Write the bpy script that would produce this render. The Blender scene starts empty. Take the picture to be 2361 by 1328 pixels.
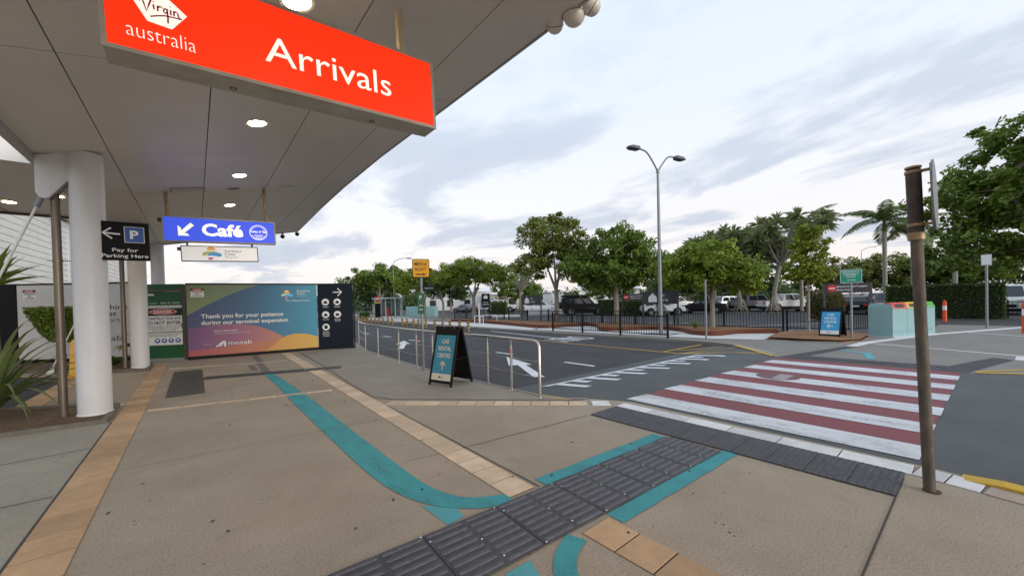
import bpy, math, random
import numpy as np
from mathutils import Matrix, Vector
R = math.radians
random.seed(7); rng = np.random.default_rng(7)
scn = bpy.context.scene; COL = scn.collection

# ------------------------------------------------------------ camera
ROLL, PITCH, YAW = 0.025, -0.0129, R(39.469)
cam_d = bpy.data.cameras.new('camera'); cam = bpy.data.objects.new('camera', cam_d); COL.objects.link(cam)
cam_d.sensor_width = 36; cam_d.lens = 36 * 887 / 2361; cam_d.shift_y = 42 / 2361
cam_d.clip_start = 0.05; cam_d.clip_end = 3000
Rz = Matrix.Rotation(-YAW, 3, 'Z')
rt, up, fw = Vector((1, 0, 0)), Vector((0, -math.sin(PITCH), math.cos(PITCH))), Vector((0, math.cos(PITCH), math.sin(PITCH)))
r2 = Rz @ (rt * math.cos(ROLL) - up * math.sin(ROLL)); u2 = Rz @ (up * math.cos(ROLL) + rt * math.sin(ROLL)); f2 = Rz @ fw
M4 = Matrix((r2, u2, -f2)).transposed().to_4x4(); M4.translation = (0, 0, 1.6)
cam.matrix_world = M4; scn.camera = cam

# ------------------------------------------------------------ render, exposure
scn.render.engine = 'CYCLES'
scn.cycles.use_denoising = True; scn.cycles.max_bounces = 8; scn.cycles.diffuse_bounces = 4
scn.cycles.transparent_max_bounces = 8; scn.cycles.caustics_reflective = False; scn.cycles.caustics_refractive = False
scn.cycles.sample_clamp_indirect = 6
scn.view_settings.view_transform = 'Standard'; scn.view_settings.look = 'None'
scn.view_settings.gamma = 1; scn.view_settings.use_curve_mapping = False
scn.view_settings.exposure = 0.3

# ------------------------------------------------------------ sky and sun
SUN_EL, SUN_AZ = R(14), R(172)      # azimuth clockwise from +Y; the sun is low behind the camera
W = bpy.data.worlds.new('World'); scn.world = W; W.use_nodes = True
nt = W.node_tree; nt.nodes.clear()
def N(tree, t, **kw):
    n = tree.nodes.new(t)
    for k, v in kw.items(): setattr(n, k, v)
    return n
def L(tree, a, b): tree.links.new(a, b)
def mathn(tree, op, a=None, b=None, va=None, vb=None, clamp=False):
    n = N(tree, 'ShaderNodeMath', operation=op, use_clamp=clamp)
    if a is not None: L(tree, a, n.inputs[0])
    elif va is not None: n.inputs[0].default_value = va
    if b is not None: L(tree, b, n.inputs[1])
    elif vb is not None: n.inputs[1].default_value = vb
    return n.outputs[0]
def ramp(tree, fac, stops, interp='LINEAR'):
    n = N(tree, 'ShaderNodeValToRGB'); cr = n.color_ramp; cr.interpolation = interp
    while len(cr.elements) > len(stops): cr.elements.remove(cr.elements[-1])
    while len(cr.elements) < len(stops): cr.elements.new(1)
    for e, (p, c) in zip(cr.elements, stops):
        e.position = p; e.color = (*c, 1) if len(c) == 3 else c
    L(tree, fac, n.inputs[0]); return n.outputs[0]
def mixc(tree, fac, a, b, blend='MIX'):
    n = N(tree, 'ShaderNodeMix', data_type='RGBA', blend_type=blend)
    for i, v in ((0, fac), (6, a), (7, b)):
        if hasattr(v, 'links') or hasattr(v, 'is_linked'): L(tree, v, n.inputs[i])
        elif i == 0: n.inputs[0].default_value = v
        else: n.inputs[i].default_value = (*v, 1)
    return n.outputs[2]
sky = N(nt, 'ShaderNodeTexSky', sky_type='NISHITA', sun_disc=False)
sky.sun_elevation = SUN_EL; sky.sun_rotation = SUN_AZ; sky.air_density = 1.0; sky.dust_density = 1.5; sky.ozone_density = 1.5
tc = N(nt, 'ShaderNodeTexCoord'); sep = N(nt, 'ShaderNodeSeparateXYZ'); L(nt, tc.outputs['Generated'], sep.inputs[0])
zc = mathn(nt, 'MAXIMUM', sep.outputs[2], vb=0.0)
den = mathn(nt, 'ADD', zc, vb=0.10)
px = mathn(nt, 'DIVIDE', sep.outputs[0], den); py = mathn(nt, 'DIVIDE', sep.outputs[1], den)
comb = N(nt, 'ShaderNodeCombineXYZ'); L(nt, px, comb.inputs[0]); L(nt, py, comb.inputs[1])
mp = N(nt, 'ShaderNodeMapping'); mp.inputs['Rotation'].default_value = (0, 0, R(8)); mp.inputs['Scale'].default_value = (1.05, 0.62, 1); mp.inputs['Location'].default_value = (1.3, 0.4, 0)
L(nt, comb.outputs[0], mp.inputs[0])
n1 = N(nt, 'ShaderNodeTexNoise'); n1.inputs['Scale'].default_value = 0.95; n1.inputs['Detail'].default_value = 9; n1.inputs['Roughness'].default_value = 0.57; n1.inputs['Distortion'].default_value = 0.35
L(nt, mp.outputs[0], n1.inputs[0])
elev = ramp(nt, zc, [(0.0, (0.7,) * 3), (0.10, (1.0,) * 3), (0.36, (0.9,) * 3), (0.55, (0.4,) * 3), (1, (0.3,) * 3)])   # clouds lie mostly low over the horizon
cl = mathn(nt, 'MULTIPLY', ramp(nt, n1.outputs[0], [(0.49, (0, 0, 0)), (0.57, (0.8, 0.8, 0.8)), (0.7, (1, 1, 1))]), elev)
veil = ramp(nt, zc, [(0.0, (8.8, 8.0, 7.8)), (0.10, (9.0, 8.5, 8.4)), (0.25, (8.9, 8.9, 9.2)), (0.45, (8.0, 8.7, 9.6)), (1, (6.6, 7.8, 9.8))])
base = mixc(nt, 0.85, sky.outputs[0], veil)                        # thin high veil over the clear sky
cloudc = mixc(nt, ramp(nt, zc, [(0, (0, 0, 0)), (0.5, (1, 1, 1))]), (4.2, 4.75, 5.8), (4.4, 5.2, 6.7))
col = mixc(nt, mathn(nt, 'MULTIPLY', cl, vb=0.85), base, cloudc)
bg = N(nt, 'ShaderNodeBackground'); bg.inputs[1].default_value = 0.1; L(nt, col, bg.inputs[0])
wo = N(nt, 'ShaderNodeOutputWorld'); L(nt, bg.outputs[0], wo.inputs[0])
sd = bpy.data.lights.new('sun', 'SUN'); sd.energy = 1.5; sd.angle = R(25); sd.color = (1, 0.93, 0.82)
so = bpy.data.objects.new('sun', sd); COL.objects.link(so)
sv = Vector((math.sin(SUN_AZ) * math.cos(SUN_EL), math.cos(SUN_AZ) * math.cos(SUN_EL), math.sin(SUN_EL)))
so.rotation_euler = sv.to_track_quat('Z', 'Y').to_euler(); so.location = (0, 0, 60)

# ------------------------------------------------------------ materials
MATS = {}
def mat(name, c, rough=0.6, metal=0.0, var=0.0, scale=6.0, bump=0.0, bscale=60.0, emit=None, es=0.0, spec=0.5, dirt=None, dscale=1.2, damt=0.5, coat=0.0, stretch=None):
    """plain colour with noise variation (var), larger stains (dirt colour), fine relief (bump)"""
    if name in MATS: return MATS[name]
    m = bpy.data.materials.new(name); m.use_nodes = True; t = m.node_tree; b = t.nodes['Principled BSDF']
    b.inputs['Roughness'].default_value = rough; b.inputs['Metallic'].default_value = metal
    b.inputs['Specular IOR Level'].default_value = spec; b.inputs['Coat Weight'].default_value = coat
    b.inputs['Base Color'].default_value = (*c, 1)
    if var or dirt or bump:
        geo = N(t, 'ShaderNodeNewGeometry'); vec = geo.outputs['Position']
        if stretch:
            mpn = N(t, 'ShaderNodeMapping'); mpn.inputs['Scale'].default_value = stretch; L(t, vec, mpn.inputs[0]); vec = mpn.outputs[0]
        out = None
        if var:
            a = N(t, 'ShaderNodeTexNoise'); a.inputs['Scale'].default_value = scale; a.inputs['Detail'].default_value = 6; a.inputs['Roughness'].default_value = 0.65; L(t, vec, a.inputs[0])
            out = mixc(t, ramp(t, a.outputs[0], [(0.3, (0, 0, 0)), (0.7, (1, 1, 1))]), [x * (1 - var) for x in c], [min(1, x * (1 + var)) for x in c])
        if dirt:
            a = N(t, 'ShaderNodeTexNoise'); a.inputs['Scale'].default_value = dscale; a.inputs['Detail'].default_value = 8; a.inputs['Roughness'].default_value = 0.7; L(t, vec, a.inputs[0])
            f = mathn(t, 'MULTIPLY', ramp(t, a.outputs[0], [(0.45, (0, 0, 0)), (0.75, (1, 1, 1))]), vb=damt)
            out = mixc(t, f, out if out is not None else c, dirt)
        if out is not None: L(t, out, b.inputs['Base Color'])
        if bump:
            a = N(t, 'ShaderNodeTexNoise'); a.inputs['Scale'].default_value = bscale; a.inputs['Detail'].default_value = 4; L(t, vec, a.inputs[0])
            bn = N(t, 'ShaderNodeBump'); bn.inputs['Strength'].default_value = bump; bn.inputs['Distance'].default_value = 0.01; L(t, a.outputs[0], bn.inputs['Height']); L(t, bn.outputs[0], b.inputs['Normal'])
    if emit:
        b.inputs['Emission Color'].default_value = (*emit, 1); b.inputs['Emission Strength'].default_value = es
    MATS[name] = m; return m
def ground_mat(name, c, c2, speck=0.5, grain=70.0, stain=(0.1, 0.09, 0.08), rough=0.85, spots=0.0, streak=None):
    m = bpy.data.materials.new(name); m.use_nodes = True; t = m.node_tree; b = t.nodes['Principled BSDF']
    b.inputs['Roughness'].default_value = rough; b.inputs['Specular IOR Level'].default_value = 0.3
    geo = N(t, 'ShaderNodeNewGeometry'); vec = geo.outputs['Position']
    def noise(s, d=6, r=0.6):
        a = N(t, 'ShaderNodeTexNoise'); a.inputs['Scale'].default_value = s; a.inputs['Detail'].default_value = d; a.inputs['Roughness'].default_value = r; L(t, vec, a.inputs[0]); return a.outputs[0]
    o = mixc(t, ramp(t, noise(0.9, 8, 0.65), [(0.32, (0, 0, 0)), (0.68, (1, 1, 1))]), c, c2)
    g = ramp(t, noise(grain, 3, 0.7), [(0.25, (1 - speck,) * 3), (0.5, (1, 1, 1)), (0.75, (1 + speck * .6,) * 3)])
    o = mixc(t, 1.0, o, g, 'MULTIPLY')
    st = mathn(t, 'MULTIPLY', ramp(t, noise(2.3, 9, 0.75), [(0.56, (0, 0, 0)), (0.80, (1, 1, 1))]), vb=0.55)
    o = mixc(t, st, o, stain)
    if spots:
        v = N(t, 'ShaderNodeTexVoronoi'); v.inputs['Scale'].default_value = spots; L(t, vec, v.inputs[0])
        thr = mathn(t, 'MULTIPLY', ramp(t, noise(3.0, 2), [(0.5, (0, 0, 0)), (0.7, (1, 1, 1))]), vb=0.16)
        k = mathn(t, 'LESS_THAN', v.outputs['Distance'], thr)
        o = mixc(t, mathn(t, 'MULTIPLY', k, vb=0.75), o, (0.045, 0.04, 0.035))
    L(t, o, b.inputs['Base Color'])
    bn = N(t, 'ShaderNodeBump'); bn.inputs['Strength'].default_value = 0.35; bn.inputs['Distance'].default_value = 0.006
    L(t, noise(grain * 1.6, 3), bn.inputs['Height']); L(t, bn.outputs[0], b.inputs['Normal'])
    MATS[name] = m; return m
def paint_mat(name, c, wear, amt=0.5, scale=3.0, rough=0.7):
    """road paint worn through in patches"""
    m = bpy.data.materials.new(name); m.use_nodes = True; t = m.node_tree; b = t.nodes['Principled BSDF']; b.inputs['Roughness'].default_value = rough; b.inputs['Specular IOR Level'].default_value = 0.3
    geo = N(t, 'ShaderNodeNewGeometry'); mpn = N(t, 'ShaderNodeMapping'); mpn.inputs['Scale'].default_value = (1.6, 0.7, 1); L(t, geo.outputs['Position'], mpn.inputs[0])
    def noise(s, d=8, r=0.75):
        a = N(t, 'ShaderNodeTexNoise'); a.inputs['Scale'].default_value = s; a.inputs['Detail'].default_value = d; a.inputs['Roughness'].default_value = r; L(t, mpn.outputs[0], a.inputs[0]); return a.outputs[0]
    f = mathn(t, 'MULTIPLY', ramp(t, noise(scale), [(0.48, (0, 0, 0)), (0.66, (1, 1, 1))]), ramp(t, noise(scale * 16, 4), [(0.44, (0, 0, 0)), (0.56, (1, 1, 1))]))
    f = mathn(t, 'MULTIPLY', f, vb=amt)
    o = mixc(t, f, c, wear); o = mixc(t, mathn(t, 'MULTIPLY', ramp(t, noise(scale * .5), [(0.4, (0, 0, 0)), (0.7, (1, 1, 1))]), vb=0.25), o, wear)
    L(t, o, b.inputs['Base Color']); MATS[name] = m; return m
def leaf_mat(name, c1, c2, trans=0.35):
    m = bpy.data.materials.new(name); m.use_nodes = True; t = m.node_tree; b = t.nodes['Principled BSDF']
    geo = N(t, 'ShaderNodeNewGeometry'); a = N(t, 'ShaderNodeTexNoise'); a.inputs['Scale'].default_value = 1.7; a.inputs['Detail'].default_value = 4; L(t, geo.outputs['Position'], a.inputs[0])
    rnd = geo.outputs['Random Per Island']
    f = mathn(t, 'ADD', mathn(t, 'MULTIPLY', rnd, vb=0.55), mathn(t, 'MULTIPLY', a.outputs[0], vb=0.5), clamp=True)
    o = mixc(t, f, c1, c2); L(t, o, b.inputs['Base Color']); b.inputs['Roughness'].default_value = 0.5; b.inputs['Specular IOR Level'].default_value = 0.35
    tr = N(t, 'ShaderNodeBsdfTranslucent'); L(t, mixc(t, 0.5, o, (0.12, 0.16, 0.02)), tr.inputs[0])
    mx = N(t, 'ShaderNodeMixShader'); mx.inputs[0].default_value = trans; L(t, b.outputs[0], mx.inputs[1]); L(t, tr.outputs[0], mx.inputs[2])
    L(t, mx.outputs[0], t.nodes['Material Output'].inputs[0]); MATS[name] = m; return m
def ramp_mat(name, stops, axis, lo, hi, rough=0.5, emit=0.0):
    """printed colour running along one local axis of the sheet"""
    m = bpy.data.materials.new(name); m.use_nodes = True; t = m.node_tree; b = t.nodes['Principled BSDF']; b.inputs['Roughness'].default_value = rough
    tcn = N(t, 'ShaderNodeTexCoord'); s = N(t, 'ShaderNodeSeparateXYZ'); L(t, tcn.outputs['Object'], s.inputs[0])
    mr = N(t, 'ShaderNodeMapRange'); mr.inputs[1].default_value = lo; mr.inputs[2].default_value = hi; L(t, s.outputs[axis], mr.inputs[0])
    o = ramp(t, mr.outputs[0], stops); L(t, o, b.inputs['Base Color'])
    if emit: L(t, o, b.inputs['Emission Color']); b.inputs['Emission Strength'].default_value = emit
    MATS[name] = m; return m

concrete = ground_mat('pavement_concrete', (0.325, 0.272, 0.207), (0.405, 0.342, 0.265), 0.45, 75, (0.21, 0.175, 0.135), spots=13)
concrete2 = ground_mat('path_concrete', (0.27, 0.24, 0.20), (0.33, 0.295, 0.25), 0.35, 60, (0.18, 0.16, 0.14))
slabgrey = ground_mat('slab_concrete', (0.30, 0.275, 0.225), (0.38, 0.35, 0.29), 0.35, 80, (0.14, 0.13, 0.105), spots=11)
farconc = ground_mat('far_concrete', (0.205, 0.192, 0.175), (0.26, 0.242, 0.22), 0.3, 50, (0.17, 0.16, 0.15))
whiteconc = ground_mat('new_concrete', (0.62, 0.62, 0.6), (0.7, 0.7, 0.69), 0.1, 60, (0.5, 0.48, 0.45))
asphalt = ground_mat('road_asphalt', (0.050, 0.050, 0.054), (0.070, 0.070, 0.074), 0.5, 120, (0.045, 0.045, 0.048), rough=0.9)
asphalt2 = ground_mat('table_asphalt', (0.092, 0.100, 0.102), (0.12, 0.13, 0.131), 0.45, 110, (0.08, 0.085, 0.085), rough=0.9)
parkasph = ground_mat('carpark_asphalt', (0.062, 0.062, 0.066), (0.085, 0.085, 0.088), 0.35, 40, (0.06, 0.06, 0.06), rough=0.9)
mulchm = ground_mat('mulch', (0.10, 0.06, 0.035), (0.19, 0.12, 0.07), 0.8, 45, (0.05, 0.035, 0.025), rough=0.95)
mulchr = ground_mat('bark_mulch', (0.22, 0.11, 0.055), (0.33, 0.18, 0.09), 0.7, 35, (0.11, 0.06, 0.035), rough=0.95)
tan = mat('tan_paver', (0.52, 0.335, 0.19), 0.75, var=0.13, scale=7, dirt=(0.3, 0.2, 0.12), dscale=3, damt=0.4, bump=0.15)
tan2 = mat('pale_paver', (0.57, 0.42, 0.28), 0.75, var=0.12, scale=7, dirt=(0.36, 0.26, 0.18), dscale=3, damt=0.4, bump=0.15)
pinkp = mat('pink_paver', (0.5, 0.4, 0.32), 0.75, var=0.1, scale=7, dirt=(0.3, 0.25, 0.2), dscale=3, damt=0.4)
whitep = mat('white_paver', (0.70, 0.70, 0.69), 0.6, var=0.06, scale=9, dirt=(0.45, 0.45, 0.43), dscale=4, damt=0.45)
teal = paint_mat('teal_paint', (0.06, 0.33, 0.36), (0.05, 0.17, 0.18), 0.8, 2.6)
teal2 = paint_mat('pale_teal_paint', (0.10, 0.38, 0.42), (0.1, 0.25, 0.27), 0.3, 2.2)
wpaint = paint_mat('white_road_paint', (0.64, 0.66, 0.68), (0.20, 0.20, 0.20), 0.95, 1.7)
wline = paint_mat('white_line_paint', (0.74, 0.76, 0.78), (0.3, 0.3, 0.3), 0.35, 3.0)
rpaint = paint_mat('red_road_paint', (0.235, 0.068, 0.078), (0.15, 0.085, 0.085), 0.8, 2.2)
ypaint = paint_mat('yellow_road_paint', (0.50, 0.30, 0.06), (0.24, 0.2, 0.14), 0.6, 4)
ykerb = paint_mat('yellow_kerb_paint', (0.62, 0.40, 0.04), (0.35, 0.25, 0.12), 0.6, 5)
greyp = paint_mat('grey_paint', (0.17, 0.165, 0.16), (0.25, 0.23, 0.2), 0.5, 3)
blacktape = paint_mat('dark_edge_paint', (0.055, 0.057, 0.062), (0.1, 0.1, 0.1), 0.5, 3)
tact = mat('tactile_rubber', (0.055, 0.056, 0.066), 0.55, var=0.25, scale=14, dirt=(0.16, 0.15, 0.14), dscale=5, damt=0.35, bump=0.4, bscale=160)
tactr = mat('tactile_raised', (0.088, 0.088, 0.100), 0.5, var=0.35, scale=30)  # raised bars and domes, paler than the tile base for contrast
steelr = mat('rivet', (0.75, 0.75, 0.75), 0.25, 1.0)
darkgrate = mat('dark_grate', (0.055, 0.052, 0.05), 0.6, var=0.3, scale=12)
white = mat('white_paint', (0.74, 0.73, 0.73), 0.45, var=0.05, scale=3, dirt=(0.55, 0.52, 0.48), dscale=1.5, damt=0.35)
colw = mat('column_paint', (0.70, 0.695, 0.71), 0.4, var=0.04, scale=2, dirt=(0.5, 0.47, 0.42), dscale=1.8, damt=0.35, stretch=(1, 1, 0.3))
soffit = mat('soffit_paint', (0.76, 0.70, 0.64), 0.38, var=0.04, scale=2.2, dirt=(0.58, 0.52, 0.46), dscale=1.1, damt=0.5)
shadowgap = mat('joint', (0.05, 0.045, 0.04), 0.9)
fasc = mat('fascia_paint', (0.42, 0.40, 0.38), 0.5, var=0.08, scale=3)
stainless = mat('stainless', (0.62, 0.60, 0.57), 0.28, 1.0, var=0.08, scale=9)
galv = mat('galvanised', (0.24, 0.255, 0.275), 0.5, 0.4, var=0.12, scale=14)
rustpole = mat('weathered_pole', (0.115, 0.10, 0.085), 0.75, 0.2, var=0.4, scale=16, dirt=(0.22, 0.2, 0.17), dscale=9, damt=0.6, bump=0.3, stretch=(1, 1, .4))
sleeve = mat('dark_sleeve', (0.085, 0.075, 0.072), 0.7, 0.1, var=0.35, scale=14)
pipem = mat('brown_steel_pipe', (0.19, 0.155, 0.12), 0.4, 0.7, var=0.2, scale=8, stretch=(1, 1, .2))
black = mat('black_metal', (0.009, 0.009, 0.010), 0.55, spec=0.2)
blackpl = mat('black_plastic', (0.010, 0.010, 0.011), 0.6, var=0.2, scale=10, spec=0.2)
signalu = mat('sign_frame', (0.50, 0.46, 0.40), 0.5, 0.3, var=0.12, scale=6, dirt=(0.2, 0.18, 0.15), dscale=4, damt=0.5)
rusty = mat('rusty_pole', (0.40, 0.30, 0.2), 0.6, 0.2, var=0.25, scale=16)
redglow = mat('red_lightbox', (0.75, 0.03, 0.01), 0.35, emit=(1, 0.028, 0.004), es=0.85, spec=0.2)
whiteglow = mat('white_lightbox', (0.9, 0.9, 0.85), 0.4, emit=(1, 0.97, 0.86), es=0.62)
blueglow = mat('blue_lightbox', (0.04, 0.08, 0.5), 0.35, emit=(0.055, 0.10, 0.75), es=0.72, spec=0.2)
paleglow = mat('pale_lightbox', (0.8, 0.8, 0.8), 0.35, emit=(0.85, 0.83, 0.85), es=0.35)
lampglow = mat('lamp_glow', (1, 0.9, 0.7), 0.4, emit=(1, 0.78, 0.45), es=60)
streetglow = mat('street_lamp_glow', (1, 1, 1), 0.4, emit=(1, 0.96, 0.85), es=14)
scarlet = mat('red_script', (0.55, 0.02, 0.02), 0.5)
signblack = mat('sign_black', (0.008, 0.009, 0.010), 0.6, spec=0.15)
signwhite = mat('sign_white', (0.8, 0.8, 0.8), 0.5)
cream = mat('cream', (0.72, 0.66, 0.55), 0.5)
navy = mat('navy_panel', (0.010, 0.015, 0.026), 0.6, spec=0.15)
pblue = mat('parking_blue', (0.02, 0.09, 0.36), 0.4)
sandw = mat('sandwich_blue', (0.045, 0.27, 0.40), 0.45)
sandw2 = mat('sandwich_bright_blue', (0.03, 0.36, 0.66), 0.45)
amber = mat('amber_sign', (0.70, 0.33, 0.015), 0.4)
sgreen = mat('green_sign', (0.01, 0.34, 0.2), 0.4)
dkgreen = mat('dark_green_sign', (0.02, 0.09, 0.05), 0.5)
doorgreen = mat('green_door', (0.012, 0.10, 0.035), 0.45, var=0.1, scale=2)
brown = mat('brown_frame', (0.11, 0.09, 0.06), 0.6)
dred = mat('danger_red', (0.55, 0.04, 0.03), 0.5)
ink = mat('ink', (0.02, 0.02, 0.02), 0.6)
hoardw = mat('white_hoarding', (0.62, 0.60, 0.60), 0.5, var=0.04, scale=1.2)
clad = mat('white_cladding', (0.84, 0.81, 0.74), 0.5, var=0.05, scale=1.5, dirt=(0.5, 0.49, 0.45), dscale=1, damt=0.3)
corten = mat('corten', (0.15, 0.045, 0.022), 0.8, 0.1, var=0.25, scale=7)
bark = mat('pale_bark', (0.27, 0.245, 0.205), 0.9, var=0.3, scale=9, bump=0.5, bscale=25)
bark2 = mat('brown_bark', (0.17, 0.13, 0.10), 0.9, var=0.3, scale=7, bump=0.5, bscale=25)
palmbark = mat('palm_bark', (0.32, 0.31, 0.25), 0.85, var=0.2, scale=6)
binm = mat('bin_teal', (0.26, 0.44, 0.46), 0.5, var=0.05, scale=4, dirt=(0.2, 0.33, 0.35), dscale=2, damt=0.3)
orange = mat('orange_plastic', (0.78, 0.09, 0.02), 0.45)
yellowpl = mat('yellow_plastic', (0.75, 0.40, 0.01), 0.45)
glass = mat('car_glass', (0.02, 0.026, 0.03), 0.08, spec=0.8)
tyre = mat('tyre', (0.02, 0.02, 0.02), 0.8)
rim = mat('wheel_rim', (0.35, 0.35, 0.36), 0.4, 0.8)
tail = mat('tail_light', (0.5, 0.02, 0.02), 0.3)
headl = mat('head_light', (0.75, 0.77, 0.8), 0.15)
red_s = mat('sign_red', (0.62, 0.03, 0.03), 0.45)
lime = mat('lime_sign', (0.62, 0.78, 0.02), 0.4)
chaser = mat('canvas', (0.05, 0.05, 0.05), 0.8)
greycond = mat('grille_grey', (0.3, 0.28, 0.26), 0.6)
lf_mid = leaf_mat('leaf_mid', (0.092, 0.153, 0.026), (0.245, 0.342, 0.059))
lf_bright = leaf_mat('leaf_bright', (0.135, 0.206, 0.024), (0.356, 0.448, 0.059))
lf_olive = leaf_mat('leaf_olive', (0.117, 0.147, 0.033), (0.307, 0.342, 0.083))
lf_deep = leaf_mat('leaf_deep', (0.034, 0.066, 0.020), (0.097, 0.149, 0.044))
lf_pand = leaf_mat('leaf_strap', (0.135, 0.183, 0.088), (0.356, 0.389, 0.189))
lf_palm = leaf_mat('leaf_palm', (0.086, 0.130, 0.047), (0.233, 0.283, 0.106))
lf_hedge = leaf_mat('leaf_hedge', (0.043, 0.083, 0.017), (0.123, 0.195, 0.035), 0.2)
lf_rust = leaf_mat('leaf_rust', (0.08, 0.075, 0.02), (0.2, 0.15, 0.03), 0.2)
lf_lime = leaf_mat('leaf_lime', (0.14, 0.19, 0.018), (0.32, 0.38, 0.04))
strp = bpy.data.materials.new('striped_post'); strp.use_nodes = True; MATS['striped_post'] = strp
_t = strp.node_tree; _b = _t.nodes['Principled BSDF']; _tc = N(_t, 'ShaderNodeTexCoord'); _s = N(_t, 'ShaderNodeSeparateXYZ'); L(_t, _tc.outputs['Object'], _s.inputs[0])
_f = mathn(_t, 'FRACT', mathn(_t, 'MULTIPLY', mathn(_t, 'ADD', mathn(_t, 'ADD', _s.outputs[2], _s.outputs[0]), _s.outputs[1]), vb=5.2))
L(_t, mixc(_t, mathn(_t, 'GREATER_THAN', _f, vb=0.5), (0.02, 0.02, 0.02), (0.60, 0.36, 0.09)), _b.inputs['Base Color'])

# ------------------------------------------------------------ mesh helpers
class MB:
    def __init__(s): s.v = []; s.f = []; s.m = []
    def add(s, vs, fs, mi=0):
        o = len(s.v); s.v += [tuple(v) for v in vs]; s.f += [tuple(i + o for i in f) for f in fs]; s.m += [mi] * len(fs); return s
    def box(s, x0, x1, y0, y1, z0, z1, mi=0):
        return s.add([(x0, y0, z0), (x1, y0, z0), (x1, y1, z0), (x0, y1, z0), (x0, y0, z1), (x1, y0, z1), (x1, y1, z1), (x0, y1, z1)],
                     [(0, 3, 2, 1), (4, 5, 6, 7), (0, 1, 5, 4), (1, 2, 6, 5), (2, 3, 7, 6), (3, 0, 4, 7)], mi)
    def cbox(s, x0, x1, y0, y1, z0, z1, b=0.01, mi=0):
        """box with chamfered upright and top edges"""
        def ring(i, z): return [(x0 + i, y0 + b + i, z), (x0 + b + i, y0 + i, z), (x1 - b - i, y0 + i, z), (x1 - i, y0 + b + i, z), (x1 - i, y1 - b - i, z), (x1 - b - i, y1 - i, z), (x0 + b + i, y1 - i, z), (x0 + i, y1 - b - i, z)]
        return s.rings([ring(0, z0), ring(0, z1 - b), ring(b * .8, z1)], mi=mi)
    def rings(s, rs, cap=True, mi=0):
        n = len(rs[0]); vs = [p for r in rs for p in r]; fs = []
        for k in range(len(rs) - 1):
            for i in range(n):
                j = (i + 1) % n; fs.append((k * n + i, k * n + j, k * n + n + j, k * n + n + i))
        if cap: fs += [tuple(range(n))[::-1], tuple(range((len(rs) - 1) * n, len(rs) * n))]
        return s.add(vs, fs, mi)
    def tube(s, pts, rad, n=10, mi=0, cap=True):
        pts = [Vector(p) for p in pts]; rad = rad if isinstance(rad, (list, tuple)) else [rad] * len(pts); rs = []; prev = None
        for i, p in enumerate(pts):
            d = (pts[min(i + 1, len(pts) - 1)] - pts[max(i - 1, 0)]).normalized()
            if prev is None:
                a = Vector((1, 0, 0)) if abs(d.x) < 0.8 else Vector((0, 1, 0))
            else: a = prev
            x = (a - d * a.dot(d)).normalized(); y = d.cross(x); prev = x
            rs.append([tuple(p + (x * math.cos(2 * math.pi * k / n) + y * math.sin(2 * math.pi * k / n)) * rad[i]) for k in range(n)])
        return s.rings(rs, cap, mi)
    def prism(s, poly, z0, z1, mi=0):
        n = len(poly); vs = [(x, y, z0) for x, y in poly] + [(x, y, z1) for x, y in poly]
        return s.add(vs, [tuple(range(n))[::-1], tuple(range(n, 2 * n))] + [(i, (i + 1) % n, n + (i + 1) % n, n + i) for i in range(n)], mi)
    def plate(s, poly, y0, y1, mi=0):
        """polygon given in the x-z plane with thickness along y"""
        n = len(poly); vs = [(x, y0, z) for x, z in poly] + [(x, y1, z) for x, z in poly]
        return s.add(vs, [tuple(range(n)), tuple(range(n, 2 * n))[::-1]] + [(i, n + i, n + (i + 1) % n, (i + 1) % n) for i in range(n)], mi)
    def disc(s, c, r, nrm='y', t=0.01, n=20, mi=0):
        pts = [(math.cos(2 * math.pi * k / n) * r, math.sin(2 * math.pi * k / n) * r) for k in range(n)]
        if nrm == 'y': return s.plate([(c[0] + a, c[2] + b) for a, b in pts], c[1], c[1] + t, mi)
        return s.prism([(c[0] + a, c[1] + b) for a, b in pts], c[2], c[2] + t, mi)
    def mesh(s, name, mats, smooth=False):
        me = bpy.data.meshes.new(name); me.from_pydata(s.v, [], s.f)
        for m in (mats if isinstance(mats, (list, tuple)) else [mats]): me.materials.append(m)
        if any(s.m): me.polygons.foreach_set('material_index', s.m)
        if smooth:
            me.polygons.foreach_set('use_smooth', [True] * len(me.polygons))
            try: me.set_sharp_from_angle(angle=R(40))
            except Exception: pass
        me.update(); return me
    def build(s, name, mats, parent=None, smooth=False, **kw): return link(s.mesh(name, mats, smooth), name, parent, **kw)
def link(me, name, parent=None, loc=None, rot=None, kind=None, label=None):
    o = bpy.data.objects.new(name, me); COL.objects.link(o)
    if parent is not None: o.parent = parent
    if loc is not None: o.location = loc
    if rot is not None: o.rotation_euler = rot
    if kind: o['kind'] = kind
    if label: o['label'] = label
    return o
def tag(o, label, cat, group=None):
    o['label'] = label; o['category'] = cat
    if group: o['group'] = group
    return o
def thing(name, label, cat, loc=(0, 0, 0), rotz=0.0, group=None, rot=None):
    o = bpy.data.objects.new(name, None); COL.objects.link(o); o.empty_display_size = 0.2
    o.location = loc; o.rotation_euler = rot if rot else (0, 0, rotz); return tag(o, label, cat, group)
def dup(o, loc=None, rotz=None, label=None, parent=None):
    c = o.copy(); COL.objects.link(c)
    if parent is not None: c.parent = parent
    if loc is not None: c.location = loc
    if rotz is not None: c.rotation_euler = (0, 0, rotz)
    if label: c['label'] = label
    for ch in list(o.children): dup(ch, parent=c)
    return c
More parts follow.
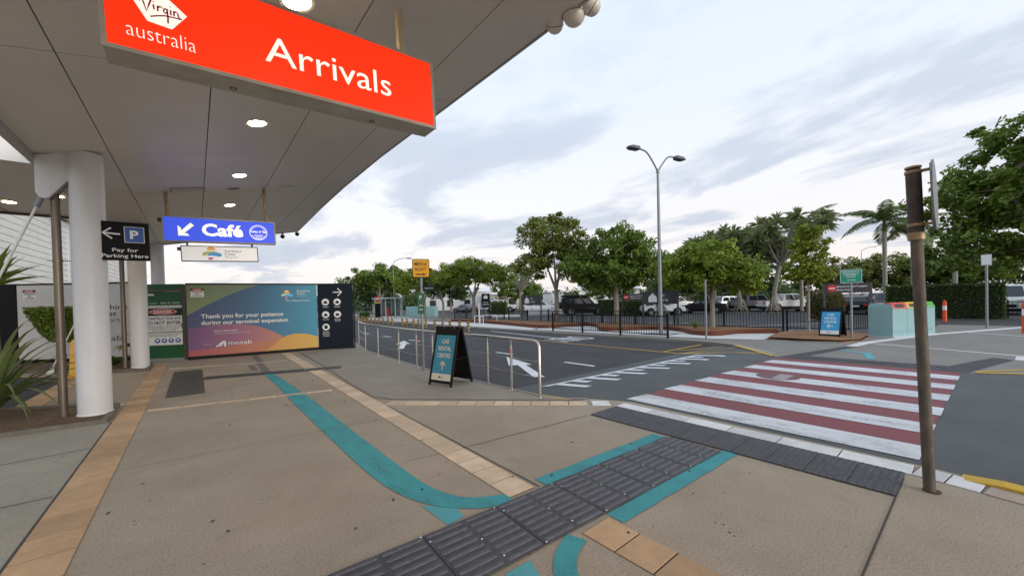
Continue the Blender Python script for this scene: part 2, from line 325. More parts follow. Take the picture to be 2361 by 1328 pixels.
def np_mesh(name, verts, quads, m):
    me = bpy.data.meshes.new(name); nv, nf = len(verts), len(quads); k = quads.shape[1]
    me.vertices.add(nv); me.vertices.foreach_set('co', verts.astype(np.float32).ravel())
    me.loops.add(nf * k); me.loops.foreach_set('vertex_index', quads.astype(np.int32).ravel())
    me.polygons.add(nf); me.polygons.foreach_set('loop_start', np.arange(0, nf * k, k, dtype=np.int32)); me.polygons.foreach_set('loop_total', np.full(nf, k, dtype=np.int32))
    me.materials.append(m); me.update(calc_edges=True); me.validate(); return me
FONT_OBJ = {}
def text(parent, s, x0, x1, z0, cap, m, y=-0.004, bold=0.0, name='lettering', sx=None, align='L', flat=False, shear=0.0):
    """letters in the parent's local x-z plane, front towards -y, capital height cap, fitted between x0 and x1"""
    cu = bpy.data.curves.new('t', 'FONT'); cu.body = s; cu.size = 1.0; cu.offset = bold; cu.resolution_u = 3; cu.shear = shear
    o = bpy.data.objects.new('t', cu); COL.objects.link(o); bpy.context.view_layer.update()
    me = bpy.data.meshes.new_from_object(o.evaluated_get(bpy.context.evaluated_depsgraph_get())); bpy.data.objects.remove(o); bpy.data.curves.remove(cu)
    n = len(me.vertices); co = np.empty(n * 3, dtype=np.float32); me.vertices.foreach_get('co', co); co = co.reshape(-1, 3)
    a, b = co[:, 0].min(), co[:, 0].max(); kz = cap / 0.70
    out = np.empty_like(co)
    kx = (x1 - x0) / (b - a)
    X = x0 + (co[:, 0] - a) * kx; Z = z0 + co[:, 1] * kz
    if flat: out[:, 0], out[:, 1], out[:, 2] = X, Z, y
    else: out[:, 0], out[:, 1], out[:, 2] = X, y, Z
    me.vertices.foreach_set('co', out.ravel()); me.materials.clear(); me.materials.append(m); me.update()
    if cap >= .2 and not flat:       # letters this big are parts of their own
        lab = list(range(n))
        def root(i):
            while lab[i] != i: lab[i] = lab[lab[i]]; i = lab[i]
            return i
        for e in me.edges: lab[root(e.vertices[0])] = root(e.vertices[1])
        isl = {}
        for p in me.polygons: isl.setdefault(root(p.vertices[0]), []).append(tuple(p.vertices))
        grp = []
        for fs in sorted(isl.values(), key=lambda q: min(out[i, 0] for f in q for i in f)):
            a_ = min(out[i, 0] for f in fs for i in f); b_ = max(out[i, 0] for f in fs for i in f)
            if grp and a_ < grp[-1][1] - .3 * min(b_ - a_, grp[-1][1] - grp[-1][2]): grp[-1][0] += fs; grp[-1][1] = max(grp[-1][1], b_)
            else: grp.append([fs, b_, a_])
        for fs, _, _ in grp:
            ids = sorted({i for f in fs for i in f}); mp_ = {i: k for k, i in enumerate(ids)}
            mb_ = MB(); mb_.add([tuple(float(c) for c in out[i]) for i in ids], [tuple(mp_[i] for i in f) for f in fs]); last = mb_.build('letter', m, parent)
        return last
    return link(me, name, parent)
def stroke(mb, pts, w, y, mi=0):
    """flat ribbon along a polyline in the x-z plane"""
    P = [Vector((p[0], p[1])) for p in pts]; l = []; r = []
    for i, p in enumerate(P):
        d = (P[min(i + 1, len(P) - 1)] - P[max(i - 1, 0)]).normalized(); nn = Vector((-d.y, d.x)) * w / 2
        l.append((p.x + nn.x, y, p.y + nn.y)); r.append((p.x - nn.x, y, p.y - nn.y))
    n = len(P); mb.add(l + r, [(i, n + i, n + i + 1, i + 1) for i in range(n - 1)], mi)
def arc(cx, cz, r, a0, a1, n=16, rz=None): return [(cx + r * math.cos(R(a0 + (a1 - a0) * k / n)), cz + (rz or r) * math.sin(R(a0 + (a1 - a0) * k / n))) for k in range(n + 1)]
def spline(pts, n=6):
    P = [Vector(p) for p in pts]; out = []
    for i in range(len(P) - 1):
        p0, p1, p2, p3 = P[max(i - 1, 0)], P[i], P[i + 1], P[min(i + 2, len(P) - 1)]
        for k in range(n):
            t = k / n; out.append(0.5 * ((2 * p1) + (p2 - p0) * t + (2 * p0 - 5 * p1 + 4 * p2 - p3) * t * t + (3 * p1 - p0 - 3 * p2 + p3) * t ** 3))
    return out + [P[-1]]

# ============================================================ GROUND, ROAD, PAVEMENTS
g = MB().add([(-900, -900, -0.16), (900, -900, -0.16), (900, 900, -0.16), (-900, 900, -0.16)], [(0, 1, 2, 3)]).build('ground', parkasph, kind='structure')
def rz(y):      # height of the road surface: the crossing sits on a raised table
    if y < -2.4: return -0.10
    if y < -1.2: return -0.10 + (y + 2.4) / 1.2 * 0.088
    if y < 4.5: return -0.012
    if y < 5.6: return -0.012 - (y - 4.5) / 1.1 * 0.088
    return -0.10
ys = [-60, -2.4, -1.2, 4.5, 5.6, 30, 120]
mb = MB()
for i in range(len(ys) - 1):
    mb.add([(3.6, ys[i], rz(ys[i])), (15.2, ys[i], rz(ys[i])), (15.2, ys[i + 1], rz(ys[i + 1])), (3.6, ys[i + 1], rz(ys[i + 1]))], [(0, 1, 2, 3)])
road = mb.build('road', asphalt, kind='structure')
# resurfaced table, a sheet on the road
mb = MB()
yt = [-2.4, -1.2, 4.5, 5.6, 5.75]
for i in range(4):
    e = 0.004
    xa = lambda y: 4.2
    mb.add([(4.0, yt[i], rz(yt[i]) + e), (14.2, yt[i], rz(yt[i]) + e), (14.2, yt[i + 1], rz(yt[i + 1]) + e), (4.0, yt[i + 1], rz(yt[i + 1]) + e)], [(0, 1, 2, 3)])
mb.build('crossing_table', asphalt2, road)
def on_road(name, poly, m, lift=0.008, parent=None):
    """paint that follows the road's height; long shapes get extra points along their edges"""
    pts = []
    for i in range(len(poly)):
        a, b = poly[i], poly[(i + 1) % len(poly)]
        cuts = [0.0] + sorted((yk - a[1]) / (b[1] - a[1]) for yk in (4.5, 5.6) if (a[1] - yk) * (b[1] - yk) < 0)
        pts += [(a[0] + (b[0] - a[0]) * t, a[1] + (b[1] - a[1]) * t) for t in cuts]
    return MB().add([(x, y, rz(y) + lift) for x, y in pts], [tuple(range(len(pts)))]).build(name, m, parent or road)
on_road('red_crossing', [(5.45, 3.55), (5.45, 0.38), (11.42, 0.24), (11.42, 3.28)], rpaint, 0.008)
for k in range(6):
    x0 = 5.27 + 1.035 * k; x1 = x0 + 0.50
    f0, f1 = (3.60 - 0.06 * k), (3.53 - 0.06 * k)
    on_road('white_stripe', [(x0, f0), (x0, 0.37 - .025 * k), (x1, 0.36 - .025 * k), (x1, f1)], wpaint, 0.012)
for k in range(13):      # piano-key ramp marking
    x = 5.55 + k * 0.44; yb = 5.33 - (x - 5.5) * 0.055; ln = 0.72 if k % 2 == 0 else 0.36
    on_road('ramp_mark', [(x - .09, yb), (x + .10, yb), (x + .13, yb - ln), (x - .06, yb - ln)], wline, 0.009)
on_road('ramp_line', [(5.15, 5.46), (5.3, 5.34), (10.95, 5.02), (10.95, 5.13)], wline, 0.010)
on_road('yellow_line', [(11.2, 30), (11.3, 30), (11.24, 5.8), (12.2, 3.55), (12.05, 3.55), (11.12, 5.8)], ypaint, 0.009)
for a, b in (((11.15, 6.32), (13.7, 6.27)), ((11.7, 6.12), (13.55, 5.45)), ((11.2, 5.8), (13.2, 4.85))):
    on_road('yellow_line', [a, (a[0], a[1] - .11), (b[0], b[1] - .11), b], ypaint, 0.012)
for y0, y1 in ((6.2, 7.2), (9.45, 10.3), (12.8, 13.8), (16, 17.1), (19.3, 20.4), (22.6, 23.6), (26, 27), (29.3, 30.4)):
    on_road('lane_dash', [(7.70, y0), (7.82, y0), (7.80, y1), (7.68, y1)], wline, 0.009)
for dx, dy in ((0, 0), (0.12, 7.75)):
    A = [(7.30, 9.2), (6.36, 7.92), (6.56, 7.78), (5.74, 6.28), (5.93, 6.12), (6.73, 7.66), (6.86, 7.55)]
    on_road('lane_arrow', [(x + dx, y + dy) for x, y in A], wline, 0.009)
txt = text(road, 'ONLY', 0, 2.0, 0, 1.5, wline, y=-0.09, bold=0.01, name='lane_lettering', flat=True)
txt.rotation_euler = (0, 0, R(180)); txt.location = (13.45, 12.0, 0)
on_road('white_line', [(13.1, 18), (13.22, 18), (12.2, 10.5), (12.08, 10.5)], wline, 0.011)
mo = MB(); mo.disc((0, 0, 0), 0.36, 'z', 0.002, 28)
mh = link(mo.mesh('manhole_cover', mat('cast_iron', (0.17, 0.085, 0.085), 0.8, 0.0, var=0.3, scale=20)), 'manhole_cover', road, (8.78, 2.52, 0.002))
for k in range(9):
    MB().box(-0.28 + k * .062, -0.262 + k * .062, -0.20, 0.02, 0.003, 0.006).build('cover_slot', wline, mh)

# near pavement
near_kerb = [(4.55, -40), (4.62, -4), (4.86, -0.9), (5.02, -0.25), (5.10, 0.25), (5.16, 3.45), (4.9, 3.95), (4.62, 4.22), (4.47, 4.7), (4.40, 6), (4.33, 8.3), (4.45, 11), (4.62, 13.7), (5.3, 17), (6.5, 22), (7.2, 40)]
pave = MB().prism([(-60, -40)] + near_kerb + [(-60, 40)], -0.3, 0.0).build('pavement', concrete, kind='structure')
def sheet(name, poly, m, z=0.004, parent=pave): return MB().add([(x, y, z) for x, y in poly], [tuple(range(len(poly)))]).build(name, m, parent)
def line_sheet(name, pts, w, m, z=0.005, parent=pave):
    P = [Vector((p[0], p[1])) for p in pts]; l, r = [], []
    for i, p in enumerate(P):
        d = (P[min(i + 1, len(P) - 1)] - P[max(i - 1, 0)]).normalized(); q = Vector((-d.y, d.x)) * (w[i] if isinstance(w, list) else w) / 2
        l.append((p.x + q.x, p.y + q.y, z)); r.append((p.x - q.x, p.y - q.y, z))
    n = len(P); return MB().add(l + r, [(i, n + i, n + i + 1, i + 1) for i in range(n - 1)]).build(name, m, parent)
def wave(a, b, n=7, amp=0.012):       # hand-laid edge
    return [(a[0] + (b[0] - a[0]) * k / n + random.uniform(-amp, amp), a[1] + (b[1] - a[1]) * k / n + random.uniform(-amp, amp)) for k in range(n + 1)]
sheet('footpath', [(2.30, 6.5), (2.36, 8.2), (2.56, 11), (2.72, 14.7), (2.75, 16.5), (5.05, 16.5), (4.55, 13.7), (4.38, 11), (4.26, 8.3), (4.33, 6), (4.40, 4.7), (4.55, 4.27), (4.75, 4.05), (4.55, 4.12), (2.55, 6.3)], concrete2, 0.004)
line_sheet('footpath_edge', [(4.72, 4.02), (3.6, 5.16), (2.52, 6.28), (2.34, 6.7), (2.40, 8.2), (2.60, 11), (2.76, 14.7)], 0.035, mat('path_edging', (0.2, 0.165, 0.13), 0.85, var=0.2), 0.009)
kerbm = mat('kerb_concrete', (0.36, 0.33, 0.29), 0.85, var=0.15, scale=8, dirt=(0.2, 0.18, 0.15), dscale=3, damt=0.5)
line_sheet('kerb', [(4.83, 4.02), (4.60, 4.25), (4.45, 4.7), (4.38, 6), (4.31, 8.3), (4.43, 11), (4.60, 13.7), (5.25, 17), (6.45, 22)], 0.05, kerbm, 0.011)
MB().rings([[(4.40, 4.75, -.2), (4.40, 4.75, .008), (4.49, 4.75, .008), (4.53, 4.75, -.2)], [(4.52, 4.3, -.2), (4.52, 4.3, .008), (4.62, 4.3, .008), (4.66, 4.3, -.2)], [(4.60, 4.2, -.2), (4.60, 4.2, .007), (4.69, 4.2, .007), (4.73, 4.2, -.2)]]).build('yellow_kerb', ykerb, pave)
MB().rings([[(x - .10, y, -.2), (x - .10, y, h), (x + .05, y, h), (x + .16, y, h - .06), (x + .18, y, -.2)] for x, y, h in ((5.05, .10, .006), (5.02, -.12, .03), (4.95, -.5, .03), (4.86, -.95, .03), (4.64, -4, .03))]).build('yellow_kerb', ykerb, pave)
slab = sheet('grey_slab', [(-8, -10), (-0.985, -10), (-0.985, 7.95), (-1.09, 7.95), (-1.95, 8.05), (-8, 8.4)], slabgrey, 0.003)
jm = mat('slab_joint', (0.07, 0.06, 0.05), 0.95)
for a, b, w in (((-1.0, 6.62), (-4, 6.45), .012), ((-1.0, 5.13), (-4, 5.15), .012), ((2.2, 3.62), (4.13, 3.44), .010), ((4.66, 0.42), (2.6, 0.43), .012), ((-0.66, 5.5), (1.95, 5.3), .006), ((2.2, 3.6), (1.6, 3.72), .006), ((-0.66, 2.5), (1.2, 2.4), .006)):
    line_sheet('expansion_joint', [a, b], w, jm, 0.006)
line_sheet('slab_edge', [(-0.975, -2), (-0.975, 7.95)], 0.02, jm, 0.006)
line_sheet('slab_edge', wave((2.245, 2.42), (2.30, 6.0), 20, .004), 0.012, jm, 0.006)
# pavers, one object each on shared meshes
def paver_mesh(name, l, w, m, t=0.007, b=0.004):
    return MB().rings([[(-l / 2, -w / 2, -0.05), (l / 2, -w / 2, -0.05), (l / 2, w / 2, -0.05), (-l / 2, w / 2, -0.05)], [(-l / 2, -w / 2, t - b * .6), (l / 2, -w / 2, t - b * .6), (l / 2, w / 2, t - b * .6), (-l / 2, w / 2, t - b * .6)], [(-l / 2 + b, -w / 2 + b, t), (l / 2 - b, -w / 2 + b, t), (l / 2 - b, w / 2 - b, t), (-l / 2 + b, w / 2 - b, t)]]).mesh(name, m)
tones = [0.86, 1.0, 1.1]
def toned(base_name, c, d): return [mat('%s_%d' % (base_name, i), tuple(min(1, x * k) for x in c), 0.75, var=0.12, scale=7, dirt=d, dscale=2.5, damt=0.45, bump=0.15) for i, k in enumerate(tones)]
tanm = toned('tan_paver', (0.50, 0.325, 0.185), (0.30, 0.2, 0.12)); palem = toned('pale_paver', (0.64, 0.49, 0.345), (0.45, 0.34, 0.24)); pinkm = toned('pink_paver', (0.46, 0.37, 0.30), (0.3, 0.25, 0.2)); whm = toned('white_paver', (0.66, 0.665, 0.66), (0.42, 0.42, 0.4))
def lay(a, b, pitch, w, mats, gap=0.011):
    a, b = Vector(a), Vector(b); d = b - a; n = max(1, round(d.length / pitch)); p = d.length / n; ang = math.atan2(d.y, d.x)
    line_sheet('paver_bedding', [a, b], w, jm, .0025)
    ms = [paver_mesh('paver', p - gap, w - gap / 2, m) for m in mats]
    for k in range(n):
        q = a + d * ((k + .5) / n); link(random.choice(ms), 'paver', pave, (q.x, q.y, random.uniform(-.0012, .0012)), (random.uniform(-.002, .002), random.uniform(-.002, .002), ang))
lay((-0.815, 0.4), (-0.815, 15.5), 0.35, 0.31, tanm)
lay((2.145, -1.2), (2.145, 1.74), 0.28, 0.29, tanm + palem)
lay((2.07, 2.44), (2.16, 6.2), 0.28, 0.27, palem); lay((2.16, 6.2), (2.36, 15.2), 0.28, 0.27, palem)
lay((2.36, 6.10), (4.62, 3.84), 0.30, 0.24, palem)
lay((4.66, 3.80), (4.86, 3.60), 0.28, 0.26, whm)
lay((4.89, 3.46), (4.92, 0.38), 0.53, 0.27, whm)
lay((4.92, 0.37), (4.86, -0.02), 0.20, 0.27, whm); lay((4.855, -0.03), (4.74, -0.6), 0.3, 0.27, pinkm); lay((4.735, -0.61), (4.5, -3.0), 0.3, 0.27, pinkm)
lay((-0.64, 8.45), (1.98, 7.82), 0.42, 0.13, palem); lay((-0.6, 13.95), (2.1, 13.1), 0.42, 0.13, palem)
lay((-2.25, 10.1), (-2.25, 14.2), 0.35, 0.33, tanm); lay((-2.35, 14.35), (-4.6, 16.6), 0.4, 0.16, tanm); lay((-0.98, 9.30), (-2.1, 10.05), 0.4, 0.10, palem)
# painted guide lines
P = [Vector((p[0], p[1])) for p in spline([(1.31, 11.0, 0), (1.36, 9.0, 0), (1.36, 6.5, 0), (1.36, 5.0, 0), (1.37, 3.7, 0), (1.41, 3.1, 0), (1.52, 2.76, 0), (1.66, 2.58, 0), (1.80, 2.49, 0), (1.93, 2.42, 0)], 6)]
line_sheet('painted_line', P, [min(0.29, 0.17 + .012 * i) if i < 24 else max(0.17, 0.29 - (i - 24) * .008) for i in range(len(P))], teal, 0.005)
sheet('painted_line', [(1.34, 2.82), (1.36, 2.44), (1.51, 2.46), (1.53, 2.60), (1.45, 2.70)], teal2, 0.003)
line_sheet('painted_line', wave((4.12, 2.37), (2.31, 2.465), 10, .006), 0.15, teal, 0.005)
line_sheet('painted_line', wave((4.17, 1.63), (2.32, 1.695), 10, .006), 0.15, teal, 0.005)
line_sheet('painted_line', [(p[0], p[1]) for p in spline([(1.94, 1.73, 0), (1.80, 1.68, 0), (1.68, 1.60, 0), (1.60, 1.48, 0), (1.57, 1.2, 0), (1.57, .6, 0)], 5)], 0.14, teal, 0.005)
sheet('painted_line', [(1.36, 1.78), (1.55, 1.77), (1.50, 1.62), (1.32, 1.66)], teal2, 0.003)
for poly in ([(1.42, 15.6), (1.58, 15.5), (1.52, 13.4), (1.36, 13.5)], [(1.30, 13.2), (1.46, 13.1), (1.42, 11.2), (1.24, 11.3)], [(1.08, 12.9), (1.22, 12.85), (1.20, 11.6), (1.06, 11.7)]): sheet('painted_line', poly, greyp, 0.005)
# tactile tiles
def tile_bars():
    mb = MB().box(-.297, .297, -.297, .297, 0.0, 0.006)
    for j in range(8):
        y = -.262 + j * .075
        for x in (-.149, .149):
            pts = [(-.137, y), (-.127, y - .016), (.127, y - .016), (.137, y), (.127, y + .016), (-.127, y + .016)]
            mb.rings([[(x + a, b, .006) for a, b in pts], [(x + a * .985, y + (b - y) * .7, .012) for a, b in pts]], mi=2)
    for a, b in ((-.285, -.285), (.285, .285), (.0, .01), (-.285, .20), (.02, -.22)): mb.disc((a, b, .006), .007, 'z', .004, 6, 1)
    return mb.mesh('tactile_tile', [tact, steelr, tactr])
def tile_domes():
    mb = MB().box(-.148, .148, -.148, .148, 0.0, 0.006)
    for i in range(6):
        for j in range(6):
            x, y = -.125 + i * .05, -.125 + j * .05
            mb.rings([[(x + .0165 * math.cos(k * math.pi / 4), y + .0165 * math.sin(k * math.pi / 4), .006) for k in range(8)], [(x + .011 * math.cos(k * math.pi / 4), y + .011 * math.sin(k * math.pi / 4), .013) for k in range(8)]], mi=2)
    mb.disc((.0, .05, .006), .005, 'z', .003, 6, 1)
    return mb.mesh('tactile_tile', [tact, steelr, tactr])
tb, td = tile_bars(), tile_domes()
for i in range(7):
    link(tb, 'tactile_tile', pave, (3.84 - i * .6, 2.0 + i * .6 * .049, 0.006), (0, 0, -.049 + random.uniform(-.003, .003)))
for i in range(10):
    for j in range(2):
        link(td, 'tactile_tile', pave, (4.33 + j * .3, 3.28 - i * .301, 0.006), (0, 0, random.uniform(-.004, .004)))
# floor grate and drain
fg = tag(link(MB().box(-.28, .28, -1.85, 1.85, 0, .008).mesh('floor_grate', darkgrate), 'floor_grate', None, (-0.18, 11.25, 0.002)), 'long dark ribbed floor grate set in the concrete beside the tan paver band', 'floor grate')
for k in range(15): MB().box(-.26 + k * .036, -.245 + k * .036, -1.8, 1.8, .008, .016).build('rib', mat('grate_rib', (0.13, 0.12, 0.11), 0.6), fg)
dc = thing('drain_channel', 'row of dark rectangular drain covers crossing the path before the hoarding', 'drain', (1.5, 10.95, 0.003), math.atan2(-.85, 2.8))
for k in range(7): MB().cbox(-1.46 + k * .417, -1.06 + k * .417, -.21, .21, 0, .008, .004).build('cover', darkgrate, dc)

# planting beds beside the columns
def bed(name, label, poly, m, h, edge_m, ew=0.07, eh=0.09, extra=None):
    t = thing(name, label, 'garden bed')
    P = [Vector(p) for p in poly]; c = sum(P, Vector((0, 0))) / len(P)
    ins = [p + (c - p).normalized() * ew for p in P]; n = len(P)
    vs = [(p.x, p.y, h * .55) for p in ins]; 
    mb = MB()
    # mulch surface: a triangulated fan with rumpled inner rings
    rings_ = [[(c.x + (p.x - c.x) * k, c.y + (p.y - c.y) * k, h * .55 + (1 - k) * h * .6 + random.uniform(-.015, .015)) for p in ins] for k in (1, .8, .55, .3)]
    mb.rings(rings_, cap=False); o = 3 * n; mb.f.append(tuple(range(o, o + n))); mb.m.append(0)
    mb.build('mulch', m, t, smooth=True)
    e = MB()
    for i in range(n):
        j = (i + 1) % n
        e.add([(P[i].x, P[i].y, -.15), (P[j].x, P[j].y, -.15), (P[j].x, P[j].y, eh), (P[i].x, P[i].y, eh), (ins[i].x, ins[i].y, eh), (ins[j].x, ins[j].y, eh), (ins[j].x, ins[j].y, -.15), (ins[i].x, ins[i].y, -.15)], [(0, 1, 2, 3), (3, 2, 5, 4), (4, 5, 6, 7)])
    e.build('edging', edge_m, t); return t
kdark = mat('dark_kerb', (0.16, 0.14, 0.115), 0.9, var=0.25, scale=7)
bed1 = bed('planting_bed', 'mulched planting bed with concrete edge round the foot of the nearer white column', [(-7, 8.7), (-3.2, 8.25), (-1.9, 8.02), (-1.02, 7.96), (-0.995, 8.3), (-1.02, 9.22), (-1.4, 9.5), (-2.45, 10.22), (-4.5, 11.6), (-7, 13)], mulchm, 0.07, kdark, .09, .06)
bed2 = bed('planting_bed', 'mulched planting bed with dark edge in front of the white construction hoarding', [(-6.5, 18.8), (-4.1, 16.75), (-2.4, 15.0), (-1.5, 14.15), (-0.98, 13.95), (-1.0, 15.3), (-1.25, 16.5), (-2.0, 17.95), (-4.2, 19.1), (-6.5, 20.2)], mulchm, 0.07, kdark, .09, .07)
sheet('asphalt_ramp', [(-2.44, 10.3), (-2.42, 14.25), (-4.2, 16.6), (-9, 21), (-9, 14)], asphalt, 0.003)

# ============================================================ CANOPY
def sz(x): return 4.01 + 0.2 * (x + 1.11)
cano = thing('canopy', 'deep white terminal canopy with panelled soffit rising towards the road', 'canopy', (0, 0, 0))
edge = [(-9, 3.6), (3.2, 3.43), (6.0, 3.34), (8.45, 3.26), (11.25, 3.27), (14.1, 3.36), (19.3, 3.62)]
def xe(y):
    for (a, xa), (b, xb) in zip(edge, edge[1:]):
        if a <= y <= b: return xa + (xb - xa) * (y - a) / (b - a)
    return edge[-1][1]
XJ = [-1.72, -0.95, 0.22, 1.40, 2.58]; YJ = [-9, -6, -3.2, -0.3, 2.6, 5.5, 8.46, 11.25, 14.15, 16.9, 19.35]
gp = 0.006
for i in range(len(YJ) - 1):
    for j in range(5):
        y0, y1 = YJ[i] + gp, YJ[i + 1] - gp; x0 = XJ[j] + (gp if j else 0)
        xa, xb = (XJ[j + 1] - gp, XJ[j + 1] - gp) if j < 4 else (xe(y0), xe(y1))
        dz = random.uniform(-.002, .002)
        MB().add([(x0, y0, sz(x0) + dz), (xa, y0, sz(xa) + dz), (xb, y1, sz(xb) + dz), (x0, y1, sz(x0) + dz), (x0, y0, sz(x0) + .02), (xa, y0, sz(xa) + .02), (xb, y1, sz(xb) + .02), (x0, y1, sz(x0) + .02)],
                 [(0, 3, 2, 1), (4, 5, 6, 7), (0, 1, 5, 4), (1, 2, 6, 5), (2, 3, 7, 6), (3, 0, 4, 7)]).build('soffit_panel', soffit, cano)
mb = MB(); yk = [e[0] for e in edge]
for a, b in zip(yk, yk[1:]):
    xa, xb = xe(a) - .01, xe(b) - .01
    mb.add([(-1.70, a, sz(-1.7) + .021), (xa, a, sz(xa) + .021), (xb, b, sz(xb) + .021), (-1.70, b, sz(-1.7) + .021), (-1.70, a, sz(-1.7) + .32), (xa, a, sz(xa) + .12), (xb, b, sz(xb) + .12), (-1.70, b, sz(-1.7) + .32)],
           [(0, 3, 2, 1), (4, 5, 6, 7), (1, 2, 6, 5), (3, 0, 4, 7), (2, 3, 7, 6), (0, 1, 5, 4)])
mb.build('roof_deck', shadowgap, cano)
mb = MB()
for a, b in zip(yk, yk[1:]):
    xa, xb = xe(a), xe(b)
    mb.add([(xa + .002, a, sz(xa) - .012), (xa + .03, a, sz(xa) - .012), (xa + .03, a, sz(xa) + .15), (xa + .002, a, sz(xa) + .15), (xb + .002, b, sz(xb) - .012), (xb + .03, b, sz(xb) - .012), (xb + .03, b, sz(xb) + .15), (xb + .002, b, sz(xb) + .15)],
           [(0, 1, 5, 4), (1, 2, 6, 5), (2, 3, 7, 6), (3, 0, 4, 7)])
mb.build('edge_trim', fasc, cano)
MB().box(-1.80, -1.722, -9, 19.35, 3.80, 4.25).build('gutter_fascia', fasc, cano)
MB().add([(-1.8, 19.36, 3.82), (3.6, 19.36, sz(3.6) - .02), (3.6, 19.36, sz(3.6) + .14), (-1.8, 19.36, 4.25), (-1.8, 19.40, 3.82), (3.6, 19.40, sz(3.6) - .02), (3.6, 19.40, sz(3.6) + .14), (-1.8, 19.40, 4.25)], [(0, 1, 2, 3), (7, 6, 5, 4), (0, 4, 5, 1), (2, 6, 7, 3)]).build('end_fascia', fasc, cano)

SL = math.atan(0.2)
def downlight(x, y, z, tilt, label, group=None, r=0.115):
    t = thing('downlight', label, 'downlight', (x, y, z), group=group, rot=(0, -tilt, 0))
    mb = MB(); n = 24
    mb.rings([[(math.cos(2 * math.pi * k / n) * q, math.sin(2 * math.pi * k / n) * q, h) for k in range(n)] for q, h in ((r, -.004), (r + .03, -.010), (r + .035, 0.004))], cap=False); mb.build('trim_ring', white, t, smooth=True)
    MB().disc((0, 0, -.005), r, 'z', .003, 24).build('lens', lampglow, t)
for y, lab in ((-4.8, 'round lit downlight in the soffit well before the red Arrivals sign'), (-1.9, 'round lit downlight in the soffit a bay before the red Arrivals sign'), (1.05, 'round lit downlight in the soffit just before the red Arrivals sign'), (3.96, 'round lit downlight in the soffit right above the red Arrivals sign'), (6.95, 'round lit downlight in the soffit just beyond the red Arrivals sign'), (9.9, 'round lit downlight in the soffit beside the round speaker before the blue sign'), (12.9, 'round lit downlight in the soffit beyond the blue cafe sign')): downlight(0.80, y, sz(0.80), SL, lab, 'downlights along the canopy soffit')
def fitting(name, label, cat, x, y): return thing(name, label, cat, (x, y, sz(x)), rot=(0, -SL, 0))
t = fitting('ceiling_speaker', 'round grey speaker grille in the canopy soffit between two downlights', 'speaker', 0.76, 11.0)
MB().disc((0, 0, -.012), .12, 'z', .010, 24).build('grille', greycond, t); MB().rings([[(math.cos(2 * math.pi * k / 24) * q, math.sin(2 * math.pi * k / 24) * q, h) for k in range(24)] for q, h in ((.12, -.006), (.14, -.016), (.15, -.001))], cap=False).build('rim', white, t)
t = fitting('vent_grille', 'flat rectangular grey vent grille in the soffit behind the blue cafe sign', 'vent', -0.05, 11.0)
MB().box(-.30, .30, -.16, .16, -.012, -.002).build('frame', greycond, t)
for k in range(6): MB().box(-.27, .27, -.135 + k * .048, -.115 + k * .048, -.020, -.013).build('slat', soffit, t)
t = fitting('emergency_light', 'small flat white emergency light box on the canopy soffit', 'emergency light', 1.86, 11.05)
MB().cbox(-.16, .16, -.09, .09, -.05, -.002, .01).build('body', white, t); MB().box(-.10, .10, -.06, .06, -.058, -.051).build('lens', signwhite, t)

def column(y, x, label, gus=True, rod=True, top=None):
    t = thing('column', label, 'column', (x, y, 0)); h = top or sz(x) - .005
    MB().tube([(0, 0, -.05), (0, 0, h)], .19, 32).build('shaft', colw, t, smooth=True)
    MB().rings([[(math.cos(2 * math.pi * k / 32) * q, math.sin(2 * math.pi * k / 32) * q, z) for k in range(32)] for q, z in ((.215, .0), (.205, .05), (.192, .075))], cap=False).build('base_collar', colw, t, smooth=True)
    g = [(-.17, h - .02), (-.5, h - .12), (-.5, h - .64), (-.47, h - .71), (-.42, h - .73), (-.37, h - .71), (-.17, h - .42)]
    gm = MB().plate(g, -.05, .05).build('gusset_plate', colw, t)
    MB().plate([(-.165, h - .42), (-.37, h - .715), (-.35, h - .72), (-.150, h - .43)], -.07, .07).build('gusset_flange', shadowgap if False else pipem, t)
    if rod:
        a, b = Vector((-.45, 0, h - .70)), Vector((-1.74, .55, .02)); d = (b - a).normalized()
        rd = MB().tube([a, b - d * .18], .016, 10).build('tie_rod', white, t, smooth=True)
        MB().tube([a, a + d * .16], .034, 10).build('rod_clevis', galv, t, smooth=True)
        MB().rings([[(b.x - d.x * q + sx * w, b.y - d.y * q + sy * w * .5, max(.0, b.z - d.z * q)) for sx, sy in ((-1, -1), (1, -1), (1, 1), (-1, 1))] for q, w in ((.2, .025), (.0, .075))]).build('rod_foot', white, t)
    return t
column(8.62, -1.22, 'white round steel column carrying the canopy, with the parking sign on it')
column(14.67, -1.20, 'white round steel column standing in the bed before the green door')
column(19.15, -1.02, 'white round steel column at the far end of the canopy behind the hoarding', rod=False)
def downpipe(x, y, label, h=3.85, m=pipem):
    t = thing('downpipe', label, 'downpipe', (x, y, 0))
    MB().tube([(0, 0, 0), (0, 0, h - .25), (-.04, 0, h - .1), (-.1, 0, h)], .05, 16).build('pipe', m, t, smooth=True)
    for z in (.95, 2.35):
        b = MB(); b.tube([(0, 0, z), (0, 0, z + .03)], .056, 16); b.box(-.10, .16, -.006, .006, z + .008, z + .022); b.build('bracket', pipem, t)
    MB().disc((0, 0, 0.0), .075, 'z', .012, 16).build('base_plate', galv, t)
downpipe(-1.55, 8.66, 'brown steel downpipe beside the column with the parking sign')
downpipe(-1.50, 14.72, 'brown steel downpipe beside the column before the green door')
downpipe(-1.40, 19.1, 'brown steel downpipe beside the column behind the hoarding', 3.7)
